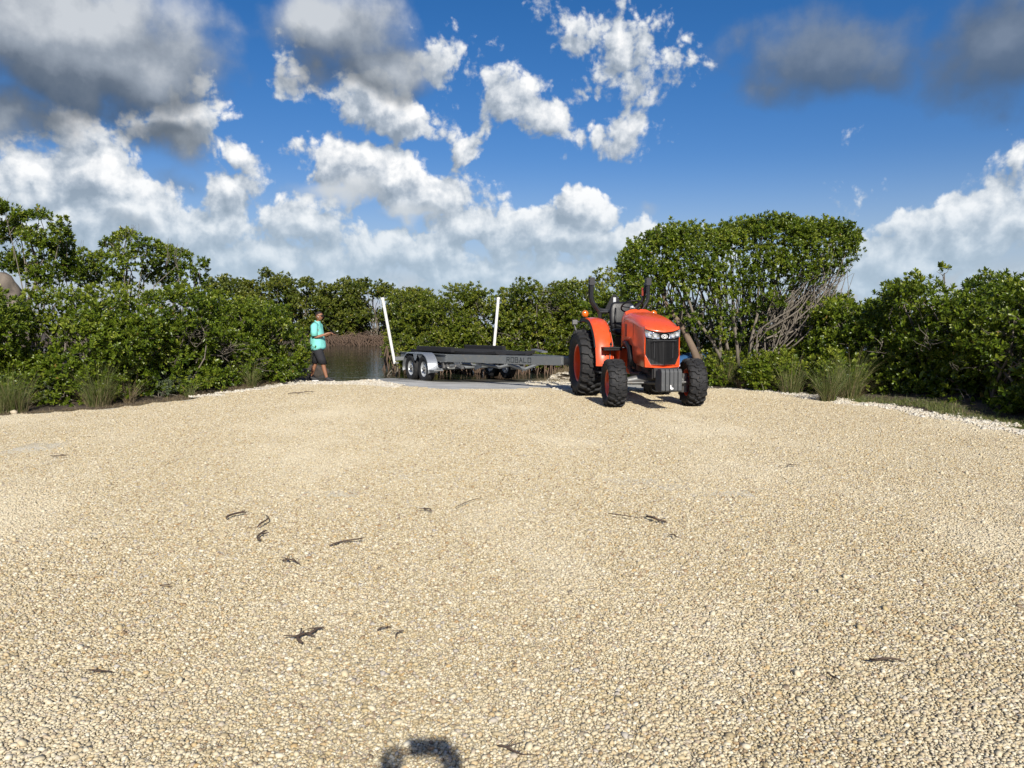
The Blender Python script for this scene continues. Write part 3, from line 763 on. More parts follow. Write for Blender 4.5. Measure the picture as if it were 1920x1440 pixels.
# --- centre hedge behind the trailer, standing on prop roots
HC = 'mangroves of the hedge behind the trailer'
cen_h = [(-3.05, 25.4, 1.0, 1.1, 2.35, 'mangrove at the water end of the hedge behind the trailer fender'),
         (-1.75, 24.1, 1.15, 1.1, 2.42, 'dense mangrove shrub behind the black trailer bunks'),
         (-.35, 23.9, 1.1, 1.1, 2.45, 'dense mangrove shrub behind the far white guide post'),
         (.95, 23.7, 1.1, 1.1, 2.62, 'mangrove shrub with bare grey branches behind the trailer tongue'),
         (2.15, 23.6, 1.05, 1.1, 2.66, 'mangrove shrub with grey twigs behind the folded roll bar of the tractor')]
for x, y, rx_, ry_, h, lab in cen_h:
    cl = dome(x, y, -.2, rx_, ry_, h, .42, zmin=.5)
    rt_ = []
    for _ in range(60):
        px_ = x + rng.uniform(-rx_, rx_); y0 = y - ry_ * rng.uniform(.55, .95)
        rt_.append(([(px_, y0 + .35, .5), (px_ + rng.normal(0, .06), y0 + .1, .25), (px_ + rng.normal(0, .14), y0 - rng.uniform(0, .25), -.4)], [.022, .02, .016]))
    plant('mangrove_shrub', lab, 'mangrove', (x, y, -.25), cl, leaf=.084, mat='leaf_y', group=HC, dens=.95, stems=.8, roots=rt_, inner=.35, stem_r=.02)
b = MB()
for px, py, Yt, r_, n_ in [(1035, 580, 22.95, .5, 26), (1090, 625, 22.7, .45, 24), (985, 600, 23.0, .4, 14), (1060, 640, 22.8, .4, 22), (870, 600, 23.2, .35, 8), (1020, 548, 23.1, .4, 22), (960, 640, 22.9, .4, 16), (1120, 660, 22.6, .4, 18)]:
    bare_twigs(b, at_y(px, py, Yt), r_, n_, .0065)
o = b.build('bare_branches', M['bark'], None, smooth=True); tag(o, 'tangle of bare grey branches on the hedge behind the trailer tongue', 'dead branches'); kind(o, 'stuff')
# brighter tree beyond, and a sprig standing in the water by the trailer
tree_px('mangrove_tree', 'yellow-green tree with pale stems between the roll bar posts of the tractor', 'tree',
        [(1130, 525, 22), (1115, 535, 18), (1150, 530, 18), (1140, 550, 24), (1120, 560, 20), (1160, 550, 20), (1145, 512, 10)], 24.6, 1140, leaf=.10, mat='leaf_y', dens=.9, shift=.08, stem_r=.03)
p = at_y(748, 690, 22.4)
plant('mangrove_seedling', 'small leafy sprig standing in the water beside the trailer wheel', 'seedling', (p[0], 22.4, -.3),
      [(p[0] - .1, 22.4, .05, .20), (p[0] + .12, 22.4, .25, .16), (p[0] + .05, 22.4, -.05, .16), (p[0] + .0, 22.3, .42, .10)], leaf=.10, mat='leaf_y', stems=1, shift=.12, dens=.8)

# --- flat-topped tree behind the tractor
YT = 17.6
top = [(1160, 492), (1172, 470), (1200, 446), (1232, 424), (1262, 416), (1296, 417), (1312, 432), (1330, 420), (1352, 424), (1395, 410), (1440, 406), (1475, 404), (1500, 412), (1540, 408), (1585, 420), (1604, 440)]
tx = np.array(top)
cl = []
for px in np.arange(1184, 1596, 19):
    ty = np.interp(px, tx[:, 0], tx[:, 1])
    for Yc in (16.7, 17.6, 18.5):
        q = at_y(px + rng.uniform(-9, 9), ty + 26 + rng.uniform(-7, 12), Yc); cl.append((q[0], Yc, q[2], rng.uniform(.22, .38)))
    rows = [58, 92] if px < 1560 else [52]
    for r_ in rows:
        q = at_y(px + rng.uniform(-10, 10), ty + r_ + rng.uniform(-8, 10), 16.4 + rng.uniform(0, .5)); cl.append((q[0], q[1], q[2], .36, .8))
for px, py, r_ in [(1190, 520, .34), (1195, 555, .34), (1182, 495, .30), (1200, 590, .32), (1205, 540, .34), (1225, 575, .30), (1240, 540, .3), (1400, 525, .36), (1420, 550, .34), (1380, 545, .32), (1450, 520, .36),
                   (1470, 500, .34), (1330, 520, .3), (1345, 555, .28), (1290, 545, .28), (1260, 510, .3), (1198, 625, .3), (1215, 610, .3), (1275, 575, .26), (1300, 600, .24), (1330, 585, .26), (1365, 590, .26), (1395, 575, .28), (1420, 600, .24), (1450, 560, .28), (1475, 540, .26), (1350, 620, .24), (1255, 600, .26), (1385, 625, .22), (1440, 625, .22), (1510, 520, .22), (1545, 500, .2), (1500, 570, .18)]:
    q = at_y(px, py, 16.5 + rng.uniform(-.2, .5)); cl.append((q[0], q[1], q[2], r_, .8))
base = np.array([4.6, YT, -.05])
trunks = []
def pth(pts, Y): return [tuple(at_y(px, py, Y + dy)) for px, py, dy in pts]
trunks.append((pth([(1318, 700, -.6), (1300, 655, -.6), (1282, 618, -.5), (1270, 600, -.4), (1250, 572, -.2), (1235, 530, 0), (1225, 490, 0)], 17.0), [.101, .078, .064, .055, .045, .036, .022]))
for x0, x1, x2, y2 in [(1385, 1375, 1370, 480), (1400, 1420, 1425, 470), (1372, 1345, 1320, 470), (1395, 1392, 1395, 460), (1345, 1330, 1285, 480), (1360, 1300, 1262, 480), (1410, 1440, 1470, 470), (1350, 1352, 1345, 465), (1320, 1290, 1240, 500), (1380, 1400, 1410, 500)]:
    dy = rng.uniform(-.5, .9)
    trunks.append((pth([(x0, 690, dy), (x0 * .6 + x1 * .4, 640, dy), (x1, 590, dy), (x1 * .6 + x2 * .4, 540, dy), (x2, y2, dy)], 17.2), [.042, .036, .030, .024, .016]))
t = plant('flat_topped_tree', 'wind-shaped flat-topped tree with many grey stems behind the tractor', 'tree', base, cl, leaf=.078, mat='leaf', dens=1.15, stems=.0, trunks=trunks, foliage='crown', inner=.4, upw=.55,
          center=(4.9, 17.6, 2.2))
b = MB()
for i in range(120):      # upright stems carrying the crown
    px0 = rng.uniform(1190, 1470); px1 = px0 + rng.normal(0, 26); Yb = rng.uniform(16.7, 18.6)
    ty = np.interp(px1, tx[:, 0], tx[:, 1]) + rng.uniform(25, 80)
    b.tube(wobble(at_y(px0, rng.uniform(560, 640), Yb), at_y(px1, ty, Yb), 6, .05), list(np.linspace(.016, .006, 6) * rng.uniform(.6, 1.3)), 4, cap=False)
for i in range(105):      # stems leaning out to the right, bare and pale
    s_ = rng.uniform(0, 1); px0 = 1440 + rng.normal(0, 28) + 20 * s_; Yb = rng.uniform(16.4, 17.8)
    px1 = 1500 + 105 * s_ + rng.normal(0, 10); py1 = 440 + 70 * rng.uniform(.0, 1) + (1 - s_) * 25
    a_, c_ = at_y(px0, rng.uniform(615, 690), Yb), at_y(px1, py1, Yb)
    b.tube(wobble(a_, c_, 8, .085, sag=-.05 + rng.normal(0, .04)), list(np.linspace(.017, .005, 8) * rng.uniform(.5, 1.5)), 4, cap=False)
for i in range(70):
    a_ = at_y(rng.uniform(1430, 1560), rng.uniform(500, 640), rng.uniform(16.4, 17.6)); d = unit(1)[0]; d[2] = abs(d[2])
    b.tube(wobble(a_, a_ + d * rng.uniform(.25, .6), 5, .1), list(np.linspace(.009, .004, 5)), 4, cap=False)
ob = MB(); bo = b.build('branches', M['bark'], t, smooth=True); kind(bo, 'stuff')
for v in bo.data.vertices: v.co -= Vector(base)
# darker growth under and behind it
under = [(3.1, 20.6, 1.1, 1.0, 2.05, 'shaded shrub behind the steering wheel of the tractor'), (4.7, 19.6, 1.2, .9, 1.75, 'shaded shrub under the flat-topped tree'),
         (6.3, 18.6, 1.2, .9, 1.85, 'shaded shrub under the leaning bare stems'), (7.6, 18.2, 1.2, 1.0, 1.95, 'green shrub between the leaning stems and the right hedge')]
for x, y, rx_, ry_, h, lab in under:
    plant('understorey_shrub', lab, 'shrub', (x, y, -.05), dome(x, y, -.05, rx_, ry_, h, .42, back=.8), leaf=.10, dens=.8, group='shrubs beneath the flat-topped tree', inner=.5)
low = [(1440, 690, 15.9, .45, .66, 'low leafy shrub between the grass tufts under the leaning stems'), (1575, 690, 15.0, .5, .75, 'low leafy shrub at the foot of the right hedge beside a grass tuft'),
       (1425, 722, 15.7, .26, .38, 'little bright green shrub on the edge of the gravel'), (1350, 660, 17.0, .45, .62, 'leafy undergrowth beside the leaning brown trunk'), (1240, 670, 18.6, .9, 1.0, 'leafy undergrowth hidden behind the tractor grille'),
       (1500, 640, 16.4, .5, .85, 'mid green shrub at the foot of the leaning bare stems')]
for px, py, Yc, rr, h, lab in low:
    p = at_y(px, py, Yc)
    plant('low_shrub', lab, 'shrub', (p[0], Yc, -.03), dome(p[0], Yc, -.03, rr, rr, h, min(.30, rr * .8), zmin=.06), leaf=.082, dens=1.0, stem_r=.01, shift=.05)

# --- right hedge
HR = 'shrubs of the hedge on the right'
right = [(7.35, 16.0, 1.1, 1.1, 2.12, 'dark glossy shrub of the right hedge beside the leaning bare stems'), (8.0, 14.3, 1.15, 1.1, 2.14, 'glossy green shrub of the right hedge with a tall shoot on top'),
         (8.35, 12.5, 1.15, 1.15, 2.04, 'glossy green shrub of the right hedge above the green ground cover'), (8.75, 10.75, 1.2, 1.15, 1.98, 'large-leaved shrub at the end of the right hedge overhanging the gravel edge'),
         (9.9, 14.6, 1.3, 1.2, 2.16, 'shrub in the back row of the right hedge')]
for x, y, rx_, ry_, h, lab in right:
    cl = dome(x, y, .0, rx_, ry_, h, .38)
    if h == 2.14: cl.append((x - .2, y - .3, 2.30, .13))
    plant('hedge_shrub', lab, 'shrub', (x, y, .0), cl, leaf=.092, dens=1.0, group=HR, upw=.5, stems=.9, inner=.35)
b = MB()
for px, py, Yt, r_, n_ in [(1700, 650, 12.5, .5, 30), (1860, 640, 11.6, .6, 40), (1620, 660, 13.6, .4, 20), (1760, 690, 12.0, .4, 20), (1890, 690, 11.3, .5, 30)]:
    bare_twigs(b, at_y(px, py, Yt) + np.array([.55, .45, 0]), r_ * .7, n_ // 3, .0045)
o = b.build('bare_branches', M['bark'], None, smooth=True); tag(o, 'pale bare branches showing inside the right hedge', 'dead branches'); kind(o, 'stuff')

# --- grass
def blades(n, h, spread, lean, w_=.007, seed=0, fine=.35):
    g = np.random.default_rng(seed); V = []; Q = []; T = []
    for i in range(n):
        a = g.uniform(0, 6.283); r0 = spread * .30 * math.sqrt(g.uniform()); L = h * g.beta(3, 2) * 1.25; ln = lean * g.uniform(.15, 1.0) ** 1.2
        b0 = np.array([r0 * math.cos(a), r0 * math.sin(a), 0]); a2 = a + g.normal(0, .7); d = np.array([math.cos(a2), math.sin(a2), 0]); s_ = np.array([-d[1], d[0], 0])
        th = g.uniform(0, 6.28); s_ = s_ * math.cos(th) + d * math.sin(th)
        for j, tq in enumerate((0, .35, .7, 1.0)):
            p = b0 + d * L * ln * tq ** 1.8 + np.array([0, 0, L * (tq - .22 * ln * tq ** 3)]); ww = w_ * (1 - .85 * tq) * g.uniform(.9, 1.1)
            V += [p - s_ * ww / 2, p + s_ * ww / 2]
        o_ = i * 8
        for j in range(3): Q.append((o_ + 2 * j, o_ + 2 * j + 1, o_ + 2 * j + 3, o_ + 2 * j + 2))
        T += [1.0 if g.uniform() < .10 else float(np.clip(g.beta(2, 2), 0, .95))] * 3
    return np.array(V), np.array(Q), np.array(T)
tufts = [(30, 768, 92, .55, 'tall grass tuft at the hedge foot beside a small white stone', 300, 'blade'), (-5, 770, 100, .6, 'grass tuft half outside the hedge end by the gravel edge', 200, 'blade'),
         (185, 757, 96, .62, 'widest tall grass tuft standing in front of the left hedge', 420, 'blade'), (242, 752, 62, .25, 'thin dry grass tuft beside the widest one', 90, 'straw'),
         (355, 742, 40, .25, 'short thin grass tuft on the brown litter by the left hedge', 60, 'blade'), (472, 724, 62, .30, 'upright grass tuft near the end of the left hedge', 170, 'blade'), (275, 700, 48, .3, 'grass tuft growing up inside the left hedge', 130, 'blade'),
         (1362, 723, 84, .55, 'arching grass tuft beside the front tyre of the tractor', 330, 'blade'), (1392, 728, 38, .3, 'short dry straw-coloured tuft beside the arching one', 120, 'straw'), (1482, 738, 88, .55, 'loose tall grass tuft under the leaning bare stems', 230, 'blade'),
         (1552, 752, 92, .42, 'dense upright grass tuft at the gravel edge, first of the close pair', 330, 'blade'), (1592, 748, 104, .55, 'dense arching grass tuft at the gravel edge, larger of the close pair', 420, 'blade'), (1500, 700, 70, .5, 'grass tuft behind the loose one at the right', 150, 'blade')]
for i, (px, py, hpx, sp, lab, n_, mt) in enumerate(tufts):
    p = on_z(px, py, 0.0); h = hpx / F * p[1] * .88
    t = thing('grass_tuft', lab, 'grass tuft', (p[0], p[1], float(land_h(p[0], p[1])) - .01), 0, 'grass tufts along the hedges')
    V, Q, T = blades(n_, h, sp, .85 if mt == 'blade' else 1.0, .0075, 400 + i)
    kind(link(bpy.data.objects.new('blades', mesh_np('blades', V, Q, M[mt], T)), t), 'stuff')
    V, Q, T = blades(n_ // 2, h * .6, sp * 1.0, 1.5, .006, 500 + i)
    kind(link(bpy.data.objects.new('dry_blades', mesh_np('dry_blades', V, Q, M['straw'], T)), t), 'stuff')
# grey sage plants at the foot of the left hedge
for px, py, rr, h, lab in [(110, 748, .36, .32, 'low grey-green sage plant between the two big grass tufts'), (290, 742, .30, .30, 'low grey-green sage plant beyond the thin dry tuft'), (335, 737, .24, .26, 'low grey-green sage plant below the dry twigs'), (70, 755, .3, .3, 'small grey-green sage plant beside the white stone')]:
    p = on_z(px, py, 0)
    plant('sage_plant', lab, 'plant', (p[0], p[1], .0), dome(p[0], p[1], 0, rr, rr, h, .16, zmin=.04), leaf=.05, dens=.40, mat='leaf_grey', sets=ROS_SLIM, stem_r=.006, group='sage plants below the left hedge')
# ground cover and litter: nobody could count these
def strip(name, label, cat, pts, h, mat, seed, lean=1.0, w_=.008):
    g = np.random.default_rng(seed); Vs, Qs, Ts = [], [], []; off = 0
    for p in pts:
        V, Q, T = blades(5, h * g.uniform(.5, 1.3), .16, lean, w_, int(g.integers(1e9)))
        Vs.append(V + p); Qs.append(Q + off); Ts.append(T); off += len(V)
    o = link(bpy.data.objects.new(name, mesh_np(name, np.concatenate(Vs), np.concatenate(Qs), M[mat], np.concatenate(Ts))))
    kind(o, 'stuff'); o['label'] = label; o['category'] = cat; return o
pp = []
for _ in range(3000):
    y = rng.uniform(9, 17.2); x = float(XR(y)) + abs(rng.normal(0, .30)) - .06; pp.append((x, y, float(land_h(x, y)) - .005))
strip('ground_cover', 'short green ground cover between the gravel and the right hedge', 'ground cover', pp, .075, 'blade', 5, 1.0)
pp = []
for _ in range(2600):
    y = rng.uniform(9.5, 19.2); x = float(XL(y)) - abs(rng.normal(0, .38)) + .05; pp.append((x, y, float(land_h(x, y)) - .005))
strip('leaf_litter', 'brown dead grass litter along the foot of the left hedge', 'litter', pp, .085, 'straw', 6, 3.2, .007)
pp = []
for _ in range(900):
    x = rng.uniform(.6, 2.6); y = rng.uniform(19.0, 22.0); z_ = float(land_h(x, y))
    if z_ > WATER_Z: pp.append((x, y, z_))
strip('bank_grass', 'dry grass on the right bank of the ramp', 'grass', pp, .16, 'straw', 9, 1.0)

# --- boulder at the left
bm = bmesh.new(); bmesh.ops.create_icosphere(bm, subdivisions=5, radius=1)
for v in bm.verts:
    n_ = mnoise.fractal(v.co * 1.6 + Vector((3, 1, 7)), 1.0, 2.1, 5) * .22 + abs(mnoise.noise(v.co * 5)) * .07 + abs(mnoise.noise(v.co * 13)) * .045
    v.co = v.co * (1 + n_)
    v.co = Vector((v.co.x * 1.5, v.co.y * 1.3, v.co.z * 2.0))
me = bpy.data.meshes.new('boulder'); bm.to_mesh(me); bm.free()
for p_ in me.polygons: p_.use_smooth = True
me.materials.append(M['rock']); o = link(bpy.data.objects.new('boulder', me)); o.location = (-12.75, 17.6, .95)
tag(o, 'weathered brown-grey limestone boulder behind the left hedge', 'boulder')

# ------------------------------------------------------------------ wheels
def tyre_mesh(D, Wd, rim, lugs=0, lug_h=.03, n=48, wavy=True):
    """tyre turned about y, with moulded tread bars"""
    r = D / 2 - lug_h * (1 if lugs else 0); h = Wd / 2
    prof = [(rim, -h * .72), (rim + (r - rim) * .35, -h * .97), (rim + (r - rim) * .72, -h), (r - .018, -h * .90), (r, -h * .74), (r + .004, -h * .3), (r + .006, 0),
            (r + .004, h * .3), (r, h * .74), (r - .018, h * .90), (rim + (r - rim) * .72, h), (rim + (r - rim) * .35, h * .97), (rim, h * .72)]
    b = MB(); b.lathe_y(prof, n)
    if lugs:
        st = 2 * math.pi / lugs
        for i in range(lugs):
            for s in (-1, 1):
                a0 = i * st + (st / 2 if s > 0 else 0)
                w_ = st * .30
                # outline of one bar from the centre line to the shoulder, swept back towards the edge
                cuts = [(-.06, 0.0, 1.0), (.28, .10 * st, 1.05), (.42, .42 * st, 1.0), (.74, .50 * st, 1.15), (.98, .62 * st, 1.2), (1.02, .64 * st, 1.2)]
                rings = []
                for k, (yy, da, wf) in enumerate(cuts):
                    y = s * yy * h; rr = r + (.006 if k < 3 else .0); tp = D / 2
                    if k == 4: tp = D / 2 - .022; rr = r - .03
                    if k == 5: tp = r - .045; rr = r - .07
                    a1, a2 = a0 + da - w_ / 2 * wf, a0 + da + w_ / 2 * wf; e_ = w_ * .16
                    rings.append([(rr * math.cos(a1), y, rr * math.sin(a1)), (tp * math.cos(a1 + e_), y, tp * math.sin(a1 + e_)),
                                  (tp * math.cos(a2 - e_), y, tp * math.sin(a2 - e_)), (rr * math.cos(a2), y, rr * math.sin(a2))])
                b.loft(rings)
    me = b.mesh('tyre'); me.materials.append(M['rubber'])
    for p in me.polygons: p.use_smooth = True
    me.set_sharp_from_angle(angle=R(32)); return me
def rim_mesh(rim, Wd, mat, dish, s=1, holes=0, nuts=6, hub_r=.10):
    """dished disc wheel; s = outward side along y"""
    h = Wd / 2 * .74; b = MB()
    b.lathe_y([(rim + .012, -h), (rim + .02, -h + .015), (rim - .01, -h + .05), (rim - .03, 0), (rim - .01, h - .05), (rim + .02, h - .015), (rim + .012, h), (rim - .02, h - .02), (rim - .045, 0), (rim - .02, -h + .02)], 36)
    y0 = s * (h - dish)
    b.lathe_y([(.0001, y0 + s * .02), (hub_r * 1.3, y0 + s * .02), (hub_r * 1.8, y0 + s * .005), (rim * .72, y0 - s * .02), (rim - .035, y0 + s * .01), (rim - .035, y0 - s * .012), (rim * .72, y0 - s * .04), (.0001, y0 - s * .01)], 36)
    me = b.mesh('wheel'); me.materials.append(mat)
    for p in me.polygons: p.use_smooth = True
    me.set_sharp_from_angle(angle=R(30))
    hb = MB(); hb.lathe_y([(.0001, y0 + s * .075), (hub_r * .7, y0 + s * .07), (hub_r * .8, y0 + s * .02), (.0001, y0 + s * .015)], 20)
    for k in range(nuts):
        a = 2 * math.pi * k / nuts
        hb.lathe_y([(.0001, y0 + s * .05), (.013, y0 + s * .048), (.015, y0 + s * .018), (.0001, y0 + s * .016)], 6, c=(hub_r * 1.2 * math.cos(a), 0, hub_r * 1.2 * math.sin(a)))
    hm = hb.mesh('hub'); return me, hm
def put_wheel(parent, loc, tyre, rim_me, hub_me, hub_mat, rot=0.0, spin=0.0):
    w_ = link(bpy.data.objects.new('wheel', rim_me), parent); w_.location = loc; w_.rotation_euler = (0, spin, rot)
    link(bpy.data.objects.new('tyre', tyre), w_)
    if not hub_me.materials: hub_me.materials.append(hub_mat)
    link(bpy.data.objects.new('hub', hub_me), w_); return w_

# ------------------------------------------------------------------ tractor (x forward, y left, origin on the ground under the rear axle)
fwd = np.array([.14, -.99]); fwd /= np.linalg.norm(fwd)
front_c = np.array([2.40, 13.0]); rear_c = front_c - 1.90 * fwd
T = thing('tractor', 'orange compact tractor with black seat, folded roll bar and front weights', 'tractor', (rear_c[0], rear_c[1], 0.0), math.atan2(fwd[1], fwd[0]))
RT = tyre_mesh(1.27, .44, .36, 22, .042, 60); FT = tyre_mesh(.82, .30, .235, 20, .028, 48)
for s in (-1, 1):
    rm, hm = rim_mesh(.36, .44, M['orange'], .16, s, nuts=8, hub_r=.11)
    put_wheel(T, (0, s * .72, .628), RT, rm, hm, M['orange'], spin=.2 + s)
    rm, hm = rim_mesh(.235, .30, M['orange'], .10, s, nuts=6, hub_r=.07)
    put_wheel(T, (1.90, s * .69, .405), FT, rm, hm, M['orange'], rot=R(-3), spin=.5 * s)
# hood
def fx(y): return 2.42 - 1.1 * y * y
def hood_section(x0, w_, zt, zs, zb, bow=0.0, n=13, lip=False):
    pts = [(-w_, zb), (-w_ * 1.01, (zb + zs) / 2), (-w_, zs)]
    for i in range(1, n - 1):
        t = math.pi - math.pi * i / (n - 1); cy_, cz_ = math.cos(t), math.sin(t)
        y = w_ * math.copysign(abs(cy_) ** .55, cy_); z = zs + (zt - zs) * abs(cz_) ** .75
        if lip: z = zt + .62 * y * y
        pts.append((y, z))
    pts += [(w_, zs), (w_ * 1.01, (zb + zs) / 2), (w_, zb)]
    return [(x0 - bow * y * y, y, z) for y, z in pts]
secs = [hood_section(.98, .27, 1.60, 1.42, 1.06), hood_section(1.10, .292, 1.605, 1.42, 1.06), hood_section(1.35, .300, 1.59, 1.41, 1.06), hood_section(1.62, .302, 1.56, 1.40, 1.02),
        hood_section(1.70, .304, 1.548, 1.39, .80), hood_section(1.80, .305, 1.53, 1.38, .74), hood_section(1.98, .305, 1.49, 1.36, .72, .2), hood_section(2.16, .303, 1.43, 1.35, .71, .5),
        hood_section(2.29, .300, 1.37, 1.345, .70, .8), hood_section(2.37, .297, 1.315, 1.34, .70, 1.0, lip=True), hood_section(2.415, .295, 1.275, 1.328, .70, 1.1, lip=True)]
b = MB(); b.loft(secs, cap=False, closed=False)
ho = b.build('hood', M['orange'], T, auto=38)
sm = ho.modifiers.new('thick', 'SOLIDIFY'); sm.thickness = .012; sm.offset = -1
for s in (-1, 1): MB().box((1.70, s * .3055, 1.22), (.012, .004, .34)).build('panel_gap', M['black_plastic'], ho)
for s in (-1, 1):                                               # dark side cover behind the front panel
    b = MB(); b.prism([(1.02, 1.05), (1.60, 1.05), (1.68, .98), (1.70, .62), (1.56, .62), (1.45, .90), (1.28, 1.00), (1.02, .98)], lambda u, v, w_, s=s: (u, s * (.275 - w_), v), .03)
    b.build('side_cover', M['black_plastic'], T, bevel=.006)
    b = MB(); b.tube([(1.10, s * .292, 1.06), (1.34, s * .30, 1.05), (1.50, s * .30, .97), (1.60, s * .30, .80), (1.62, s * .29, .66)], [.035, .05, .055, .05, .03], 8)
    b.build('hose_cover', M['black_plastic'], T, smooth=True)
    b = MB(); b.box((1.25, s * .302, 1.28), (.10, .006, .22)); b.build('side_vent', M['charcoal'], T, bevel=.002)
# nose: chin, grille, lamps, badge panel
def face(poly, dx=0.0, d=.03): return MB().prism(poly, lambda u, v, w_: (fx(u) + dx - w_, u, v), d)
chin = [(-.296, .70), (-.15, .688), (.15, .688), (.296, .70), (.297, .88), (.272, .86), (.205, .742), (.1, .738), (-.1, .738), (-.205, .742), (-.272, .86), (-.297, .88)]
n_ = len(chin)
b = face([(-.296, .70), (0, .686), (.296, .70), (.292, .745), (0, .738), (-.292, .745)], .012, .05)
for s in (-1, 1): b.prism([(s * .294, .72), (s * .20, .725), (s * .272, .87), (s * .298, .92)], lambda u, v, w_: (fx(u) + .010 - w_, u, v), .05)
b.build('chin', M['orange'], T, bevel=.006)
g_ = face([(-.272, 1.165), (-.280, .87), (-.207, .745), (0, .740), (.207, .745), (.280, .87), (.272, 1.165), (0, 1.135)], -.012, .03)
gr = g_.build('grille', M['black_plastic'], T)
b = MB()
for i in range(-12, 13):
    y = i * .0212; zb = .755 + max(0, abs(y) - .2) * 1.6
    b.box((fx(y) - .006, y, (zb + 1.135) / 2), (.012, .006, 1.135 - zb))
b.build('slats', M['black_plastic'], gr)
b = MB()
for s in (-1, 1): b.box((fx(.20) + .006, s * .155, 1.0), (.014, .012, .30)); b.box((fx(.2) + .004, s * .06, .96), (.012, .010, .36))
b.box((fx(.0) + .004, 0, 1.138), (.02, .40, .012)); b.build('grille_ribs', M['charcoal'], gr)
pn = face([(-.30, 1.325), (-.2, 1.292), (0, 1.272), (.2, 1.292), (.30, 1.325), (.293, 1.165), (0, 1.132), (-.293, 1.165)], -.018, .03).build('badge_panel', M['black_plastic'], T)
for s in (-1, 1):
    lamp = [(s * .302, 1.318), (s * .235, 1.287), (s * .150, 1.262), (s * .085, 1.235), (s * .078, 1.170), (s * .105, 1.158), (s * .20, 1.172), (s * .292, 1.188)]
    o = face(lamp, .004, .03).build('headlight', M['lamp'], T, bevel=.006)
    bb = MB()
    for yy, zz, rr in ((.235, 1.235, .030), (.15, 1.212, .026)): bb.lathe_y([(.0001, 0), (rr, .004), (rr * 1.15, -.004), (.0001, -.006)], 16)
    # round reflectors facing forward
    bb = MB()
    for yy, zz, rr in ((.232, 1.238, .034), (.148, 1.213, .028)):
        ring = lambda x_, q: [(fx(yy) + x_, s * yy + q * math.cos(a), zz + q * math.sin(a)) for a in np.linspace(0, 2 * math.pi, 17)[:-1]]
        bb.loft([ring(.003, rr), ring(.010, rr), ring(.010, rr * .8), ring(-.004, rr * .3)])
    bb.build('reflector', M['rim_white'], o, auto=30)
# badge: an oval ring with a K-like mark
b = MB(); cz = 1.205
ell = lambda q, x_: [(2.42 + x_, q * 1.55 * math.cos(a), cz + q * math.sin(a)) for a in np.linspace(0, 2 * math.pi, 29)[:-1]]
b.loft([ell(.034, -.016), ell(.034, .004), ell(.0285, .004), ell(.0285, -.016)], cap=False)
b.box((2.418, .014, cz), (.008, .009, .046))
for sg in (-1, 1): b.box((2.418, -.006, cz + sg * .013), (.008, .036, .009), Matrix.Rotation(sg * R(38), 3, 'X'))
b.box((2.418, .030, cz), (.008, .014, .008)); b.box((2.418, -.034, cz), (.008, .012, .008))
b.build('badge', M['white_mark'], T)
# cowl, dash and steering
b = MB()
cs = []
for x0, w_, zt, zb in [(.72, .20, 1.40, .98), (.76, .245, 1.54, .96), (.86, .272, 1.625, .96), (.99, .285, 1.645, 1.0), (1.06, .285, 1.60, 1.05)]:
    cs.append([(x0, y, z) for y, z in [(-w_, zb), (-w_, zt - .16), (-w_ * .86, zt - .045), (-w_ * .5, zt), (0, zt + .008), (w_ * .5, zt), (w_ * .86, zt - .045), (w_, zt - .16), (w_, zb)]])
b.loft(cs); co_ = b.build('cowl', M['orange'], T, auto=35)
MB().tube([(.98, 0, 1.64), (.98, 0, 1.675)], [.035, .03], 14).build('fuel_cap', M['black_plastic'], co_, smooth=True)
b = MB(); b.box((.70, 0, 1.52), (.05, .30, .13), Matrix.Rotation(R(-35), 3, 'Y')); b.build('instrument_panel', M['charcoal'], co_, bevel=.01)
b = MB(); tilt = Matrix.Rotation(R(-32), 3, 'Y'); c0 = Vector((.60, 0, 1.70))
ringp = [c0 + tilt @ Vector((.20 * math.cos(a), .20 * math.sin(a), 0)) for a in np.linspace(0, 2 * math.pi, 33)]
b.tube(ringp, .0145, 8, cap=False)
for a in (.5, 2.6, 4.71): b.tube([c0 + tilt @ Vector((0, 0, -.03)), c0 + tilt @ Vector((.2 * math.cos(a), .2 * math.sin(a), 0))], [.016, .010], 6)
sw = b.build('steering_wheel', M['black_plastic'], T, smooth=True)
b = MB(); b.tube([c0 + tilt @ Vector((0, 0, -.05)), c0 + tilt @ Vector((0, 0, .012))], [.05, .042], 14); b.build('hub_cap', M['rim_white'], sw, smooth=True)
b = MB(); b.tube([c0 + tilt @ Vector((0, 0, -.03)), (.74, 0, 1.46)], [.03, .045], 12); b.build('steering_column', M['black_plastic'], T, smooth=True)
# body: engine, transmission, platform
b = MB(); b.box((1.55, 0, .82), (1.25, .36, .50)); b.box((1.65, 0, .60), (1.3, .30, .22)); b.box((2.15, 0, .80), (.25, .48, .30)); b.tube([(1.2, -.2, .62), (1.5, -.24, .52), (1.9, -.2, .55)], .05, 8); b.tube([(1.3, .22, .7), (1.7, .24, .6)], .06, 8)
b.build('engine', M['dark_metal'], T, bevel=.02)
b = MB(); b.box((.30, 0, .66), (1.5, .34, .36)); b.box((0, 0, .63), (.34, 1.0, .26)); b.box((.72, 0, .84), (.36, .62, .20)); b.build('transmission', M['orange'], T, bevel=.03)
for s in (-1, 1):
    b = MB(); b.box((.70, s * .46, .955), (.62, .34, .025)); b.box((.98, s * .46, .94), (.04, .34, .06)); b.box((.78, s * .60, .72), (.05, .04, .5)); b.build('platform', M['black_plastic'], T, bevel=.005)
for s in (-1, 1):
    b = MB(); b.box((.72, s * .60, .50), (.28, .16, .025)); b.box((.62, s * .56, .66), (.03, .03, .34)); b.box((.82, s * .56, .66), (.03, .03, .34)); b.build('step', M['charcoal'], T, bevel=.004)
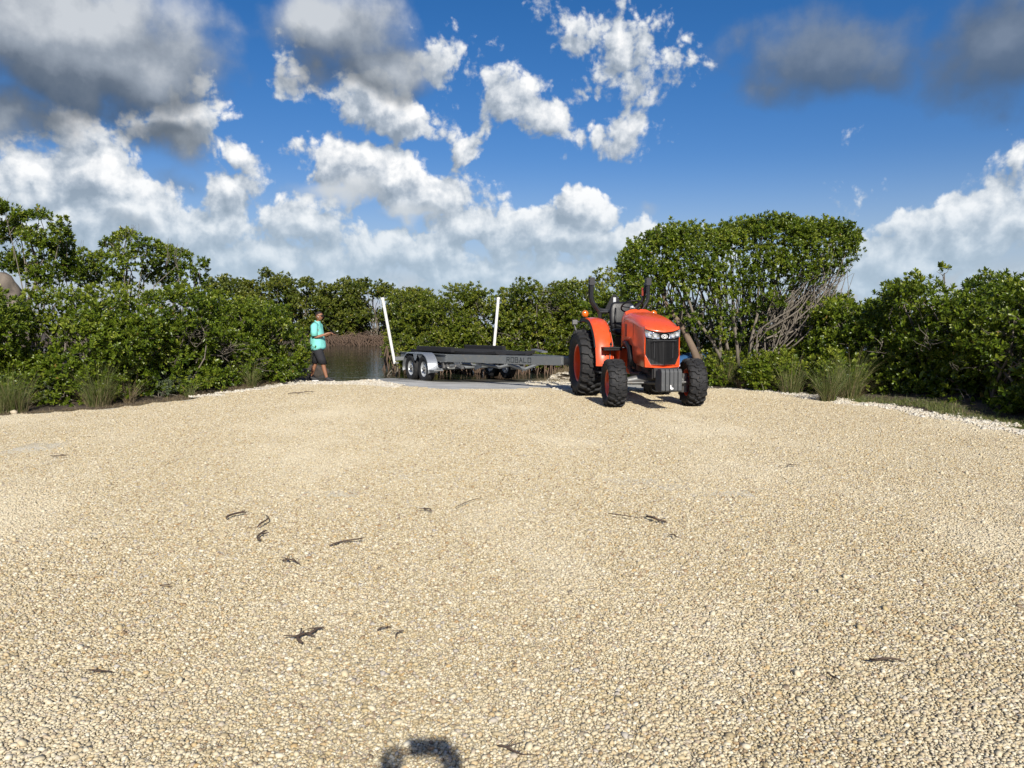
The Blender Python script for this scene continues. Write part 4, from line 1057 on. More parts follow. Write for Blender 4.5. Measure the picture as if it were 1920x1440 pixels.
for s in (-1, 1): MB().prism([(.42, .70), (.98, .70), (.98, .94), (.42, .94)], lambda u, v, w_, s=s: (u, s * (.34 - w_), v), .02).build('side_plate', M['orange'], T, bevel=.006)
# fenders
for s in (-1, 1):
    rings = []
    def fsec(x, z, nx, nz, y0=.42, y1=.725):
        q = []
        for (y, d) in [(y0, 0), (y0 + .04, .014), ((y0 + y1) / 2, .024), (y1 - .05, .014), (y1, -.016), (y1, -.05), (y1 - .012, -.05), (y1 - .02, -.022), ((y0 + y1) / 2, .002), (y0 + .04, -.010), (y0 + .012, -.02)]:
            q.append((x + nx * d, s * y, z + nz * d))
        return q
    Rf = .805
    path = [(.835, .62, 1, 0), (.83, .72, 1, 0)]
    for a in np.linspace(8, 84, 12): path.append((.02 + Rf * math.cos(R(a)), .66 + Rf * math.sin(R(a)), math.cos(R(a)), math.sin(R(a))))
    path += [(-.10, 1.474, 0, 1), (-.34, 1.470, -.05, 1), (-.44, 1.452, -.4, .9), (-.47, 1.40, -1, .2)]
    b = MB(); b.loft([fsec(*q) for q in path]); f_ = b.build('fender', M['orange'], T, auto=40)
    # inner skirt between fender and platform
    prof = [(.80, .66)] + [(q[0] - .01, q[1] - .012) for q in path[2:]] + [(-.46, 1.05), (.30, .98)]
    b = MB(); b.prism(prof, lambda u, v, w_, s=s: (u, s * (.405 - w_), v), .012); b.build('inner_skirt', M['orange'], f_)
    b = MB(); rr = []
    for q in path[4:]: rr.append([(q[0] + q[2] * d, s * y, q[1] + q[3] * d) for y, d in ((.722, .004), (.745, -.006), (.745, -.055), (.722, -.055))])
    b.loft(rr); b.build('fender_trim', M['black_plastic'], f_)
    # amber lamp on a short stalk
    b = MB(); c_ = (-.22, s * .69, 1.475); b.tube([c_, (c_[0], c_[1], c_[2] + .03)], .022, 10); b.box((c_[0] - .012, c_[1], c_[2] + .09), (.035, .05, .13))
    lm = b.build('turn_signal', M['black_plastic'], T, bevel=.004)
    bb = MB(); cx_ = (c_[0] + .005, c_[1], c_[2] + .092)
    def disc(x_, q): return [(cx_[0] + x_, cx_[1] + q * math.cos(a), cx_[2] + q * math.sin(a)) for a in np.linspace(0, 2 * math.pi, 21)[:-1]]
    bb.loft([disc(-.05, .045), disc(-.035, .064), disc(0, .070), disc(.03, .060), disc(.045, .034), disc(.05, .002)]); bb.build('lens', M['amber'], lm, smooth=True)
    # tail lamp bracket
    b = MB(); b.tube([(-.44, s * .74, 1.40), (-.50, s * .80, 1.42), (-.52, s * .84, 1.36), (-.48, s * .80, 1.22)], .014, 6); b.box((-.50, s * .83, 1.40), (.06, .10, .09)); b.build('tail_lamp_bracket', M['steel'], T, bevel=.006)
# seat
def rbox(b, rings, p=4.0, n=20):
    """rings: (centre, half a, axis a, half b, axis b)"""
    L = []
    for c_, a, ua, bb_, ub in rings:
        r_ = []
        for k in range(n):
            t = 2 * math.pi * k / n; ct, st_ = math.cos(t), math.sin(t)
            r_.append(Vector(c_) + Vector(ua) * a * math.copysign(abs(ct) ** (2 / p), ct) + Vector(ub) * bb_ * math.copysign(abs(st_) ** (2 / p), st_))
        L.append(r_)
    b.loft(L)
b = MB(); lean = .12; ux, uy = (1, 0, 0), (0, 1, 0)
rbox(b, [((.02 - lean * z, 0, 1.24 + z), d, ux, w_, uy) for z, d, w_ in [(0, .03, .20), (.02, .055, .235), (.12, .065, .258), (.28, .06, .262), (.42, .05, .25), (.51, .045, .22), (.55, .03, .17), (.56, .008, .10)]])
bk = b.build('seat_back', M['seat'], T, smooth=True)
b = MB()
for s in (-1, 1): b.tube([(.075, s * .16, 1.30), (.066, s * .17, 1.45), (.03, s * .15, 1.68)], [.018, .022, .015], 6)
b.tube([(.075, -.14, 1.32), (.085, 0, 1.31), (.075, .14, 1.32)], .014, 6); b.build('seat_piping', M['seat'], bk, smooth=True)
b = MB(); uz = (0, 0, 1)
rbox(b, [((x, 0, 1.215 + .02 * math.sin(x * 6)), w_, uy, d, uz) for x, w_, d in [(.00, .20, .03), (.03, .245, .06), (.2, .262, .07), (.38, .258, .068), (.46, .24, .055), (.49, .19, .02)]])
b.build('seat_cushion', M['seat'], T, smooth=True)
b = MB(); b.box((.22, 0, 1.05), (.36, .34, .18)); b.build('seat_base', M['dark_metal'], T, bevel=.01)
# roll bar: two cranked posts, hinge brackets, folded hoop hanging behind
b = MB()
for s in (-1, 1): b.tube([(-.20, s * .40, .95), (-.20, s * .40, 1.55), (-.20, s * .42, 1.62), (-.20, s * .545, 1.80), (-.20, s * .565, 1.87), (-.20, s * .565, 2.20)], .042, 4)
b.tube([(-.20, -.42, 1.60), (-.20, .42, 1.60)], .035, 4)
rb = b.build('roll_bar', M['charcoal'], T, bevel=.008)
for s in (-1, 1):
    b = MB(); b.box((-.22, s * .565, 2.19), (.13, .10, .15)); b.tube([(-.17, s * .50, 2.22), (-.17, s * .63, 2.22)], .014, 8); b.tube([(-.17, s * .50, 2.15), (-.17, s * .63, 2.15)], .012, 8); b.build('hinge_bracket', M['charcoal'], rb, bevel=.006)
b = MB()
for s in (-1, 1): b.tube([(-.30, s * .565, 2.22), (-.38, s * .56, 2.0), (-.46, s * .52, 1.80), (-.52, s * .40, 1.66), (-.54, s * .2, 1.63), (-.54, 0, 1.63)], .036, 6)
b.build('folded_hoop', M['charcoal'], rb, smooth=True)
b = MB(); b.box((-.36, .50, 2.0), (.02, .035, .16)); b.build('red_reflector', simple('red_reflector', (.22, .025, .01), .4), rb)
b = MB(); tri = [(-.16, 1.62), (.16, 1.62), (.19, 1.66), (.05, 1.93), (.0, 1.955), (-.05, 1.93), (-.19, 1.66)]
b.prism(tri, lambda u, v, w_: (-.60 - w_, u, v), .01); sg_ = b.build('warning_triangle', M['black_plastic'], T)
b = MB(); b.box((-.592, 0, 1.83), (.01, .055, .12)); b.build('mounting_plate', M['rim_white'], sg_)
# levers, front axle, weights
for (x, y, z0, x1, y1, z1) in [(.62, -.34, .95, .55, -.40, 1.25), (.50, -.36, .95, .42, -.37, 1.32), (.9, -.50, .66, .78, -.44, 1.02), (.55, .36, .95, .48, .40, 1.28), (.40, .37, 1.0, .30, .39, 1.30)]:
    lv = MB().tube([(x, y, z0), (x1, y1, z1)], .010, 6).build('lever', M['steel'], T, smooth=True)
    MB().tube([(x1, y1, z1 - .03), (x1, y1, z1), (x1, y1, z1 + .03)], [.014, .024, .010], 8).build('knob', M['black_plastic'], lv, smooth=True)
b = MB()
b.tube([(1.90, -.55, .43), (1.90, -.30, .47), (1.90, 0, .50), (1.90, .30, .47), (1.90, .55, .43)], [.055, .065, .085, .065, .055], 10)
for s in (-1, 1): b.tube([(1.9, s * .55, .56), (1.9, s * .56, .24)], [.06, .075], 12); b.tube([(1.9, s * .55, .41), (1.9, s * .66, .41)], .085, 14)
b.tube([(2.04, -.52, .42), (2.04, .52, .42)], .018, 8); b.tube([(2.04, -.16, .42), (2.04, .16, .42)], .035, 10)
b.build('front_axle', M['steel'], T, auto=40)
b = MB()
for s in (-1, 1): b.box((2.25, s * .13, .62), (.50, .03, .12))
b.box((2.50, 0, .62), (.03, .40, .16)); b.tube([(2.45, -.20, .68), (2.45, -.20, .52)], .012, 6); b.build('weight_bracket', M['dark_metal'], T, bevel=.005)
wm = MB()
wm.prism([(2.50, .37), (2.53, .335), (2.78, .335), (2.81, .36), (2.80, .66), (2.77, .70), (2.62, .70), (2.58, .665), (2.52, .665), (2.50, .64)], lambda u, v, w_: (u, w_ - .031, v), .062)
wme = wm.mesh('weight'); wme.materials.append(M['weight'])
for k in range(5):
    o = link(bpy.data.objects.new('weight', wme), T); o.location = ((-.006, 0, .004)[k % 3], (k - 2) * .0685, 0)
    bv = o.modifiers.new('bevel', 'BEVEL'); bv.width = .007; bv.segments = 2
b = MB(); xf = 2.812
b.prism([(-.030, .45), (-.012, .45), (-.008, .415), (.022, .405), (.026, .385), (-.004, .378), (-.028, .388)], lambda u, v, w_: (2.803 + .02 * (1 - w_ / .01) * 0 + w_, u, v), .012); b.build('white_emblem', M['white_mark'], T)
# drawbar and lower links
b = MB(); b.box((-.35, -.05, .48), (.7, .08, .04), Matrix.Rotation(R(8), 3, 'Z')); b.box((-.62, -.22, .50), (.34, .07, .04), Matrix.Rotation(R(38), 3, 'Z'))
for s in (-1, 1): b.tube([(-.1, s * .28, .50), (-.75, s * .36, .52)], .03, 6); b.tube([(-.25, s * .2, 1.0), (-.45, s * .33, .52)], .02, 6)
b.build('hitch', M['steel'], T, bevel=.004)

# ------------------------------------------------------------------ boat trailer (x towards the coupler, y left, z from the ramp)
th = R(-60.5); tf = np.array([math.cos(th), math.sin(th)]); tl = np.array([-tf[1], tf[0]])
A_ = np.array([-2.44, 20.15]); C_ = A_ + 1.22 * tl
z0 = float(H(C_[0], C_[1])) - .012 + .01
TR = thing('boat_trailer', 'grey tandem-axle boat trailer with black bunks and white guide posts', 'trailer', (C_[0], C_[1], z0), th)
TR.rotation_euler = (0, R(-1.3), th)
tt_ = tyre_mesh(.70, .21, .20, 0, 0, 44)
b = MB()
for sx in (-.44, .44):
    for s in (-1, 1):
        rm, hm = rim_mesh(.20, .21, M['rim_white'], .045, s, nuts=6, hub_r=.055)
        put_wheel(TR, (sx, s * 1.20, .350), tt_, rm, hm, M['steel'], spin=.4 * sx)
for sx in (-.44, .44):
    b = MB(); b.tube([(sx, -1.1, .35), (sx, 1.1, .35)], .045, 8); b.build('axle', M['galv'], TR, smooth=True)
def ibeam(b, p0, p1, h=.19, w_=.09, t=.012):
    p0, p1 = Vector(p0), Vector(p1); d = (p1 - p0).normalized(); sd = Vector((-d.y, d.x, 0)).normalized(); up_ = d.cross(sd) * -1
    up_ = sd.cross(d) * -1 if up_.z < 0 else up_
    sec = [(-w_ / 2, -h / 2), (w_ / 2, -h / 2), (w_ / 2, -h / 2 + t), (t / 2, -h / 2 + t), (t / 2, h / 2 - t), (w_ / 2, h / 2 - t), (w_ / 2, h / 2), (-w_ / 2, h / 2), (-w_ / 2, h / 2 - t), (-t / 2, h / 2 - t), (-t / 2, -h / 2 + t), (-w_ / 2, -h / 2 + t)]
    b.loft([[p + sd * u + up_ * v for u, v in sec] for p in (p0, p1)])
ZB = .64
for s in (-1, 1):
    b = MB(); ibeam(b, (-2.05, s * .92, ZB), (1.10, s * .92, ZB)); b.build('side_beam', M['galv'], TR)
    # the boxed arm that runs in to the tongue
    b = MB(); p0, p1 = Vector((1.02, s * .90, ZB)), Vector((5.15, s * .085, ZB + .03)); d = (p1 - p0).normalized(); sd = Vector((-d.y, d.x, 0))
    b.loft([[p + sd * u + Vector((0, 0, v)) for u, v in ((-.035, -.095), (.035, -.095), (.035, .095), (-.035, .095))] for p in (p0, p1)])
    arm = b.build('tongue_arm', M['galv'], TR, bevel=.006)
    if s < 0:
        # lettering ROBALO, strokes laid on the outer face
        L5 = {'R': [(0, 0, 0, 1), (0, 1, .6, 1), (.6, 1, .6, .52), (.6, .52, 0, .52), (.3, .52, .66, 0)], 'O': [(0, 0, 0, 1), (0, 1, .66, 1), (.66, 1, .66, 0), (.66, 0, 0, 0)],
              'B': [(0, 0, 0, 1), (0, 1, .6, 1), (.6, 1, .6, .52), (0, .52, .66, .52), (.66, .52, .66, 0), (.66, 0, 0, 0)], 'A': [(0, 0, .33, 1), (.33, 1, .66, 0), (.13, .36, .53, .36)], 'L': [(0, 1, 0, 0), (0, 0, .6, 0)]}
        bb = MB(); hgt_ = .105; out_ = -sd if sd.y > 0 else sd
        start = 2.42; adv = 0.0
        for ch in 'ROBALO':
            for (x0_, y0_, x1_, y1_) in L5[ch]:
                a_ = p0 + d * (start + adv + x0_ * .145) + Vector((0, 0, (y0_ - .5) * hgt_)); c2 = p0 + d * (start + adv + x1_ * .145) + Vector((0, 0, (y1_ - .5) * hgt_))
                mid = (a_ + c2) / 2 + out_ * .0365; L_ = (c2 - a_).length + .012; dirn = (c2 - a_).normalized(); nrm = out_; third = dirn.cross(nrm)
                rot = Matrix((dirn, nrm, third)).transposed(); bb.box(mid, (L_, .006, .017), rot)
            adv += .145
        bb.build('lettering', M['lettering'], arm)
b = MB(); b.box((5.35, 0, ZB + .03), (.55, .13, .15)); b.box((5.62, 0, ZB + .06), (.16, .10, .10)); b.tube([(5.35, .12, ZB + .15), (5.35, .12, ZB - .40)], .03, 10); b.build('coupler', M['charcoal'], TR, bevel=.01)
for x_, w_ in ((-1.95, .92), (-1.0, .92), (.95, .90), (2.2, .66), (3.4, .43)):
    b = MB(); b.tube([(x_, -w_, ZB - .09), (x_, -w_ * .5, ZB - .16), (x_, 0, ZB - .22), (x_, w_ * .5, ZB - .16), (x_, w_, ZB - .09)], .038, 4); b.build('cross_member', M['galv'], TR)
for s in (-1, 1):
    # carpeted bunk on brackets
    b = MB(); pts_ = [(-2.0, .50, ZB + .10), (.6, .50, ZB + .11), (2.4, .45, ZB + .10), (3.0, .40, ZB + .14)]
    L = []
    for (x_, y_, z_) in pts_: L.append([(x_, s * (y_ + u), z_ + v + .25 * u) for u, v in ((-.13, -.035), (.13, -.035), (.14, .03), (.0, .045), (-.14, .03))])
    b.loft(L); bk_ = b.build('bunk', M['bunk'], TR, bevel=.01)
    for x_ in (-1.6, -.4, .8, 2.0): MB().box((x_, s * .50, ZB - .02), (.06, .03, .20)).build('bunk_bracket', M['galv'], bk_)
    # second, higher guide bunk
    b = MB(); b.loft([[(x_, s * (.74 + u), ZB + .20 + v) for u, v in ((-.05, -.07), (.05, -.07), (.05, .07), (-.05, .07))] for x_ in (-1.2, 1.1)]); b.build('side_bunk', M['bunk'], TR, bevel=.02)
    # tandem fender in tread plate
    prof = []
    for a in np.linspace(190, 95, 9): prof.append((-.44 + .43 * math.cos(R(a)), .36 + .41 * math.sin(R(a))))
    for a in np.linspace(85, -12, 9): prof.append((.44 + .43 * math.cos(R(a)), .36 + .41 * math.sin(R(a))))
    b = MB(); b.loft([[(u, s * y, v + d_) for y, d_ in ((1.06, 0), (1.33, 0), (1.335, -.03), (1.325, -.03), (1.32, -.008), (1.06, -.008))] for u, v in prof])
    fd_ = b.build('fender', M['plate'], TR, auto=40)
    b = MB(); b.prism([(-.14, .775), (.14, .775), (.09, .62), (.03, .56), (-.03, .56), (-.09, .62)], lambda u, v, w_, s=s: (u, s * (1.325 - w_), v), .008); b.build('fender_gusset', M['plate'], fd_)
    b = MB(); b.box((1.0, s * 1.18, .34), (.34, .26, .03)); b.box((.90, s * 1.08, .36), (.5, .04, .05)); b.build('fender_step', M['galv'], TR, bevel=.004)
# guide posts
for s, x_ in ((-1, -1.55), (1, -.60)):
    top_w = .30 if s < 0 else .22
    b = MB(); b.tube([(x_, s * 1.30, .42), (x_ - .03, s * (1.30 + top_w), 2.22)], .042, 12); gp = b.build('guide_post', M['pvc'], TR, smooth=False, auto=40)
    b = MB(); q = Vector((x_ - .03, s * (1.30 + top_w), 2.22)); b.tube([q - Vector((0, 0, .03)), q + Vector((0, 0, .035))], [.052, .05], 12); b.build('post_cap', M['pvc'], gp, auto=40)
    b = MB(); b.box((x_ + .03, s * 1.10, .56), (.08, .42, .10)); b.box((x_ + .02, s * 1.26, .44), (.06, .12, .04)); b.build('post_arm', M['galv'], TR, bevel=.004)
# undercarriage: leaf-spring hangers seen below the beam
for s in (-1, 1):
    for xx, zz, l_, a_ in ((.85, .47, .40, 8), (1.35, .44, .36, -6), (1.75, .45, .30, 10)): MB().box((xx, s * .86, zz), (l_, .07, .06), Matrix.Rotation(R(a_), 3, 'Y')).build('spring_leaf', M['steel'], TR, bevel=.006)
    for xx in (-.9, 0, .9): MB().box((xx, s * .92, .47), (.10, .06, .18)).build('spring_hanger', M['steel'], TR, bevel=.006)
for c_, d_, a_ in (((2.1, -.55, .45), (.32, .03, .10), -12), ((1.4, -.78, .50), (.3, .03, .09), 0)): MB().box(c_, d_, Matrix.Rotation(R(a_), 3, 'Y')).build('plate_bracket', M['plate'], TR)
b = MB(); b.box((3.05, .62, ZB + .19), (.5, .16, .03), Matrix.Rotation(R(6), 3, 'Y')); b.build('walk_board', M['galv'], TR)

# ------------------------------------------------------------------ people
def skin(name, nodes, edges, mat, parent, root=0, sub=2):
    me = bpy.data.meshes.new(name); me.from_pydata([n[:3] for n in nodes], edges, []); me.materials.append(mat)
    o = link(bpy.data.objects.new(name, me), parent)
    sk = o.modifiers.new('skin', 'SKIN'); sk.use_smooth_shade = True
    ly = me.skin_vertices[0] if me.skin_vertices else None
    if ly is None:
        bm = bmesh.new(); bm.from_mesh(me); bm.verts.layers.skin.verify(); bm.to_mesh(me); bm.free(); ly = me.skin_vertices[0]
    for i, n in enumerate(nodes):
        r_ = n[3] if hasattr(n[3], '__len__') else (n[3], n[3]); ly.data[i].radius = r_; ly.data[i].use_root = (i == root)
    sb = o.modifiers.new('sub', 'SUBSURF'); sb.levels = sub; sb.render_levels = sub; return o
def hand(nodes, edges, wrist_i, wrist, d, up_v, side, curl=.5, sc_=1.0):
    """palm and five fingers as chains that start inside the palm; side: +1 or -1 gives the thumb side"""
    d = Vector(d).normalized(); up_v = Vector(up_v); up_v = (up_v - d * up_v.dot(d)).normalized(); sd = d.cross(up_v) * side
    w_ = Vector(wrist); palm = w_ + d * .055 * sc_; nodes.append((*palm, (.034 * sc_, .020 * sc_))); pi = len(nodes) - 1; edges.append((wrist_i, pi))
    for k, (off, ln) in enumerate(((.032, .070), (.011, .080), (-.011, .075), (-.031, .058))):
        a = palm + d * .035 * sc_ + sd * off * sc_; nodes.append((*a, .0105 * sc_)); i0 = len(nodes) - 1; edges.append((pi, i0))
        bnd = curl
        q1 = a + (d * math.cos(bnd * .6) - up_v * math.sin(bnd * .6)) * ln * .5 * sc_; nodes.append((*q1, .0095 * sc_)); edges.append((i0, i0 + 1))
        q2 = q1 + (d * math.cos(bnd * 1.7) - up_v * math.sin(bnd * 1.7)) * ln * .5 * sc_; nodes.append((*q2, .008 * sc_)); edges.append((i0 + 1, i0 + 2))
    a = w_ + d * .03 * sc_ + sd * .035 * sc_; nodes.append((*a, .013 * sc_)); i0 = len(nodes) - 1; edges.append((pi, i0))
    q = a + (d * .7 + sd * .6 - up_v * .2).normalized() * .04 * sc_; nodes.append((*q, .010 * sc_)); edges.append((i0, i0 + 1))
    q = q + (d * .95 + sd * .1 - up_v * .3).normalized() * .03 * sc_; nodes.append((*q, .008 * sc_)); edges.append((i0 + 1, i0 + 2))

def head_mesh(parent, c, s=1.0):
    """head facing +x with brow, nose, chin and ears"""
    bm = bmesh.new(); bmesh.ops.create_uvsphere(bm, u_segments=28, v_segments=20, radius=1)
    for v in bm.verts:
        x, y, z = v.co
        nx = x * .098; ny = y * .076; nz = z * .118
        if z < -.1: ny *= 1 - .28 * min(1, (-z - .1)); nx = nx * (1 - .10 * (-z)) + (.012 * (-z) if x > 0 else .018 * (-z))
        if x > .75 and abs(y) < .22: nx += .020 * max(0, 1 - abs(z + .12) / .22) * (1 - abs(y) / .22)          # nose
        if x > .7 and abs(y) < .35: nx += .006 * max(0, 1 - abs(z + .45) / .10) + .010 * max(0, 1 - abs(z + .82) / .2)   # lips, chin
        if x > .75: nx -= .006 * max(0, 1 - abs(z - .06) / .10)                                                # eye hollow
        v.co = Vector((nx, ny, nz)) * s
    me = bpy.data.meshes.new('head'); bm.to_mesh(me); bm.free()
    for p in me.polygons: p.use_smooth = True
    me.materials.append(M['skin']); o = link(bpy.data.objects.new('head', me), parent); o.location = c
    for sd in (-1, 1): MB().tube([(-.01, sd * .074, .012), (-.012, sd * .086, .005), (-.006, sd * .080, -.022)], [.010, .018, .009], 8).build('ear', M['skin'], o, smooth=True)
    bm = bmesh.new(); bmesh.ops.create_uvsphere(bm, u_segments=28, v_segments=20, radius=1)
    dl_ = [v for v in bm.verts if v.co.z < .30 + max(0, v.co.x) * .38 and not (v.co.x < -.35 and v.co.z > -.12)]
    bmesh.ops.delete(bm, geom=dl_, context='VERTS')
    for v in bm.verts: v.co = Vector((v.co.x * .104, v.co.y * .080, v.co.z * .124 + .002)) * s
    me = bpy.data.meshes.new('hair'); bm.to_mesh(me); bm.free()
    for p in me.polygons: p.use_smooth = True
    me.materials.append(M['hair']); h_ = link(bpy.data.objects.new('hair', me), o); sm_ = h_.modifiers.new('t', 'SOLIDIFY'); sm_.thickness = .008
    return o
def ring_loft(b, secs, n=18):
    """secs: (cx, cy, z, half depth x, half width y)"""
    b.loft([[(cx + a * math.cos(2 * math.pi * k / n), cy + w_ * math.sin(2 * math.pi * k / n), z + (zz(2 * math.pi * k / n) if zz else 0)) for k in range(n)] for cx, cy, z, a, w_, zz in secs])

# the angler-like figure on the bank: facing +x, right arm towards the camera
pw = (-4.93, 19.55); pz_ = float(H(pw[0], pw[1])) + .005
PE = thing('person', 'person in aqua short-sleeved shirt and dark shorts standing at the water edge', 'person', (pw[0], pw[1], pz_), R(-4))
# 0 pelvis,1 waist,2 chest,3 neck base,4 neck top
nodes = [(0, 0, .93, (.105, .15)), (.0, 0, 1.10, (.115, .145)), (-.01, 0, 1.34, (.11, .165)), (.0, 0, 1.475, (.06, .075)), (.025, 0, 1.565, (.052, .052)),
         (-.02, -.19, 1.40, .062), (.00, -.235, 1.12, .044), (.19, -.20, 1.175, .036), (.31, -.17, 1.225, .026),          # right arm
         (-.02, .19, 1.40, .062), (.02, .235, 1.13, .044), (.21, .13, 1.17, .036), (.33, .04, 1.215, .026),             # left arm
         (-.02, -.10, .86, .092), (.12, -.115, .50, .062), (.10, -.115, .30, .055), (.25, -.12, .085, .036), (.26, -.12, .05, .036), (.39, -.13, .035, .032),   # right leg, forward
         (-.02, .10, .86, .092), (-.10, .11, .50, .062), (-.17, .11, .30, .055), (-.24, .11, .085, .036), (-.24, .11, .05, .036), (-.11, .12, .035, .032)]
edges = [(0, 1), (1, 2), (2, 3), (3, 4), (2, 5), (5, 6), (6, 7), (7, 8), (2, 9), (9, 10), (10, 11), (11, 12), (0, 13), (13, 14), (14, 15), (15, 16), (16, 17), (17, 18), (0, 19), (19, 20), (20, 21), (21, 22), (22, 23), (23, 24)]
nodes[14] = (.15, -.115, .49, .062); nodes[15] = (.19, -.118, .30, .056)
hand(nodes, edges, 8, nodes[8][:3], (.93, .15, .12), (0, 0, 1), -1, .8); hand(nodes, edges, 12, nodes[12][:3], (.9, -.3, .1), (0, 0, 1), 1, .8)
skin('body', nodes, edges, M['skin'], PE)
hd = head_mesh(PE, (.045, 0, 1.655), .98)
b = MB(); b.box((.088, 0, .010), (.028, .135, .036)); b.tube([(.085, -.070, .016), (-.02, -.082, .012)], .005, 5); b.tube([(.085, .070, .016), (-.02, .082, .012)], .005, 5)
b.build('sunglasses', M['black_plastic'], hd, bevel=.006)
b = MB(); b.tube([(.0, -.088, -.005), (.012, -.090, -.035)], [.007, .004], 6); b.build('earphone', M['white_mark'], hd, smooth=True)
# shirt: one loose surface with sleeves, hem dipping at the back
hem = lambda t: -.085 * (math.cos(t + math.pi) * .5 + .5) + .025 * math.sin(2 * t) ** 2
b = MB(); ring_loft(b, [(-.0, 0, .795, .190, .215, hem), (-.0, 0, .90, .195, .215, lambda t: .3 * hem(t)), (-.005, 0, 1.05, .185, .21, None), (-.018, 0, 1.20, .165, .215, None), (-.022, 0, 1.33, .142, .222, None), (-.018, 0, 1.42, .120, .215, None), (-.008, 0, 1.475, .088, .135, None), (.004, 0, 1.515, .066, .078, None)], 24)
sh = b.build('shirt', M['shirt'], PE, smooth=True)
tx_ = bpy.data.textures.new('folds', 'CLOUDS'); tx_.noise_scale = .16
for o_ in (sh,):
    sbm = o_.modifiers.new('sub', 'SUBSURF'); sbm.levels = 2; sbm.render_levels = 2; dm = o_.modifiers.new('folds', 'DISPLACE'); dm.texture = tx_; dm.strength = .035; dm.mid_level = .5
for s in (-1, 1):
    el_ = nodes[6] if s < 0 else nodes[10]
    b = MB(); b.tube([(-.015, s * .12, 1.43), (-.02, s * .20, 1.395), (-.012, s * .235, 1.26), (-.002, s * .245, 1.155)], [.085, .092, .083, .080], 14); b.build('sleeve', M['shirt'], sh, smooth=True)
b = MB(); b.tube([(.02, -.075, 1.50), (.055, -.04, 1.515), (.065, 0, 1.49), (.055, .04, 1.515), (.02, .075, 1.50), (-.05, .05, 1.53), (-.06, 0, 1.535), (-.05, -.05, 1.53), (.02, -.075, 1.50)], .016, 8); b.build('collar', M['shirt'], sh, smooth=True)
b = MB(); ring_loft(b, [(0, 0, .80, .135, .175, None), (0, 0, .92, .125, .165, None)], 16)
for s, kx, hx in ((-1, .145, .03), (1, -.10, -.02)):
    b.loft([[(cx + a * math.cos(2 * math.pi * k / 16), s * cy_ + w_ * math.sin(2 * math.pi * k / 16), z) for k in range(16)] for cx, cy_, z, a, w_ in [(hx * .3, .08, .88, .115, .09), (hx, .10, .78, .128, .105), (kx * .7, .115, .60, .115, .105), (kx, .118, .455, .112, .102)]])
so = b.build('shorts', M['shorts'], PE, smooth=True)
for (x_, y_) in ((.26, -.12), (-.24, .11)):
    b = MB(); b.loft([[(x_ + cx + a * math.cos(2 * math.pi * k / 14), y_ + w_ * math.sin(2 * math.pi * k / 14), z) for k in range(14)] for cx, z, a, w_ in [(.06, .0, .135, .045), (.06, .03, .14, .05), (.05, .065, .12, .047), (.01, .10, .06, .042), (.0, .115, .045, .038)]])
    s_ = b.build('shoe', M['shoe'], PE, smooth=True); b = MB(); b.loft([[(x_ + .06 + .142 * math.cos(2 * math.pi * k / 14), y_ + .05 * math.sin(2 * math.pi * k / 14), z) for k in range(14)] for z in (-.002, .018)]); b.build('sole', M['white_mark'], s_)
# what the hands hold: a small dark handset on a neck cord
p_ = Vector((pw[0], pw[1], pz_)); rz = Matrix.Rotation(R(-4), 3, 'Z')
HS = thing('handset', 'small dark handset held in the hands of the person in aqua', 'handset', tuple(p_ + rz @ Vector((.445, -.06, 1.25))), R(-4))
b = MB(); b.box((0, 0, 0), (.13, .10, .022), Matrix.Rotation(R(-8), 3, 'Y')); hb_ = b.build('case', M['black_plastic'], HS, bevel=.008)
b = MB(); b.tube([(.05, -.02, .01), (.11, -.03, .035)], [.007, .009], 6); b.build('aerial_tip', M['white_mark'], HS, smooth=True)
b = MB(); b.tube([(-.05, .0, .01), (-.17, .01, .10), (-.30, .03, .245)], .005, 5); b.build('neck_cord', M['charcoal'], HS, smooth=True)

# the photographer: stands behind the lens, only the shadow of hands and phone reaches the picture
PH = thing('person', 'person holding up a phone, whose shadow of hands and phone falls on the gravel', 'person', (.115, -.58, 0.03), R(90))
# local x forward (+y world), local y left (-x world)
px_c = -.005; gap = .115
nodes = [(0, 0, .92, (.11, .15)), (.0, 0, 1.08, (.115, .145)), (.0, 0, 1.26, (.11, .16)), (0, 0, 1.36, (.06, .07)), (.02, 0, 1.42, (.052, .052)),
         (0, -.18, 1.29, .058), (.10, -.25, 1.10, .044), (.40, -.165, 1.36, .038), (.515, -.115, 1.47, .026),
         (0, .18, 1.29, .058), (.10, .25, 1.10, .044), (.40, .20, 1.36, .038), (.515, .155, 1.46, .028),
         (0, -.10, .85, .09), (.01, -.105, .48, .06), (0, -.105, .09, .038), (.13, -.11, .035, .035), (0, .10, .85, .09), (.01, .105, .48, .06), (0, .105, .09, .038), (.13, .11, .035, .035)]
edges = [(0, 1), (1, 2), (2, 3), (3, 4), (2, 5), (5, 6), (6, 7), (7, 8), (2, 9), (9, 10), (10, 11), (11, 12), (0, 13), (13, 14), (14, 15), (15, 16), (0, 17), (17, 18), (18, 19), (19, 20)]
hand(nodes, edges, 8, nodes[8][:3], (.05, .25, .95), (1, 0, 0), 1, -.25); hand(nodes, edges, 12, nodes[12][:3], (.05, -.3, .95), (1, 0, 0), -1, -.25)
skin('body', nodes, edges, M['skin'], PH)
head_mesh(PH, (.03, 0, 1.50), .95)
b = MB(); ring_loft(b, [(0, 0, .80, .15, .19, None), (0, 0, 1.05, .145, .185, None), (0, 0, 1.25, .135, .20, None), (0, 0, 1.33, .10, .16, None), (0, 0, 1.38, .065, .08, None)], 18); b.build('shirt', M['shorts'], PH, smooth=True)
b = MB(); b.box((0, 0, 0), (.15, .008, .074)); ph = b.build('phone', M['black_plastic'], None, bevel=.003); ph.location = (.125, -.035, 1.632)
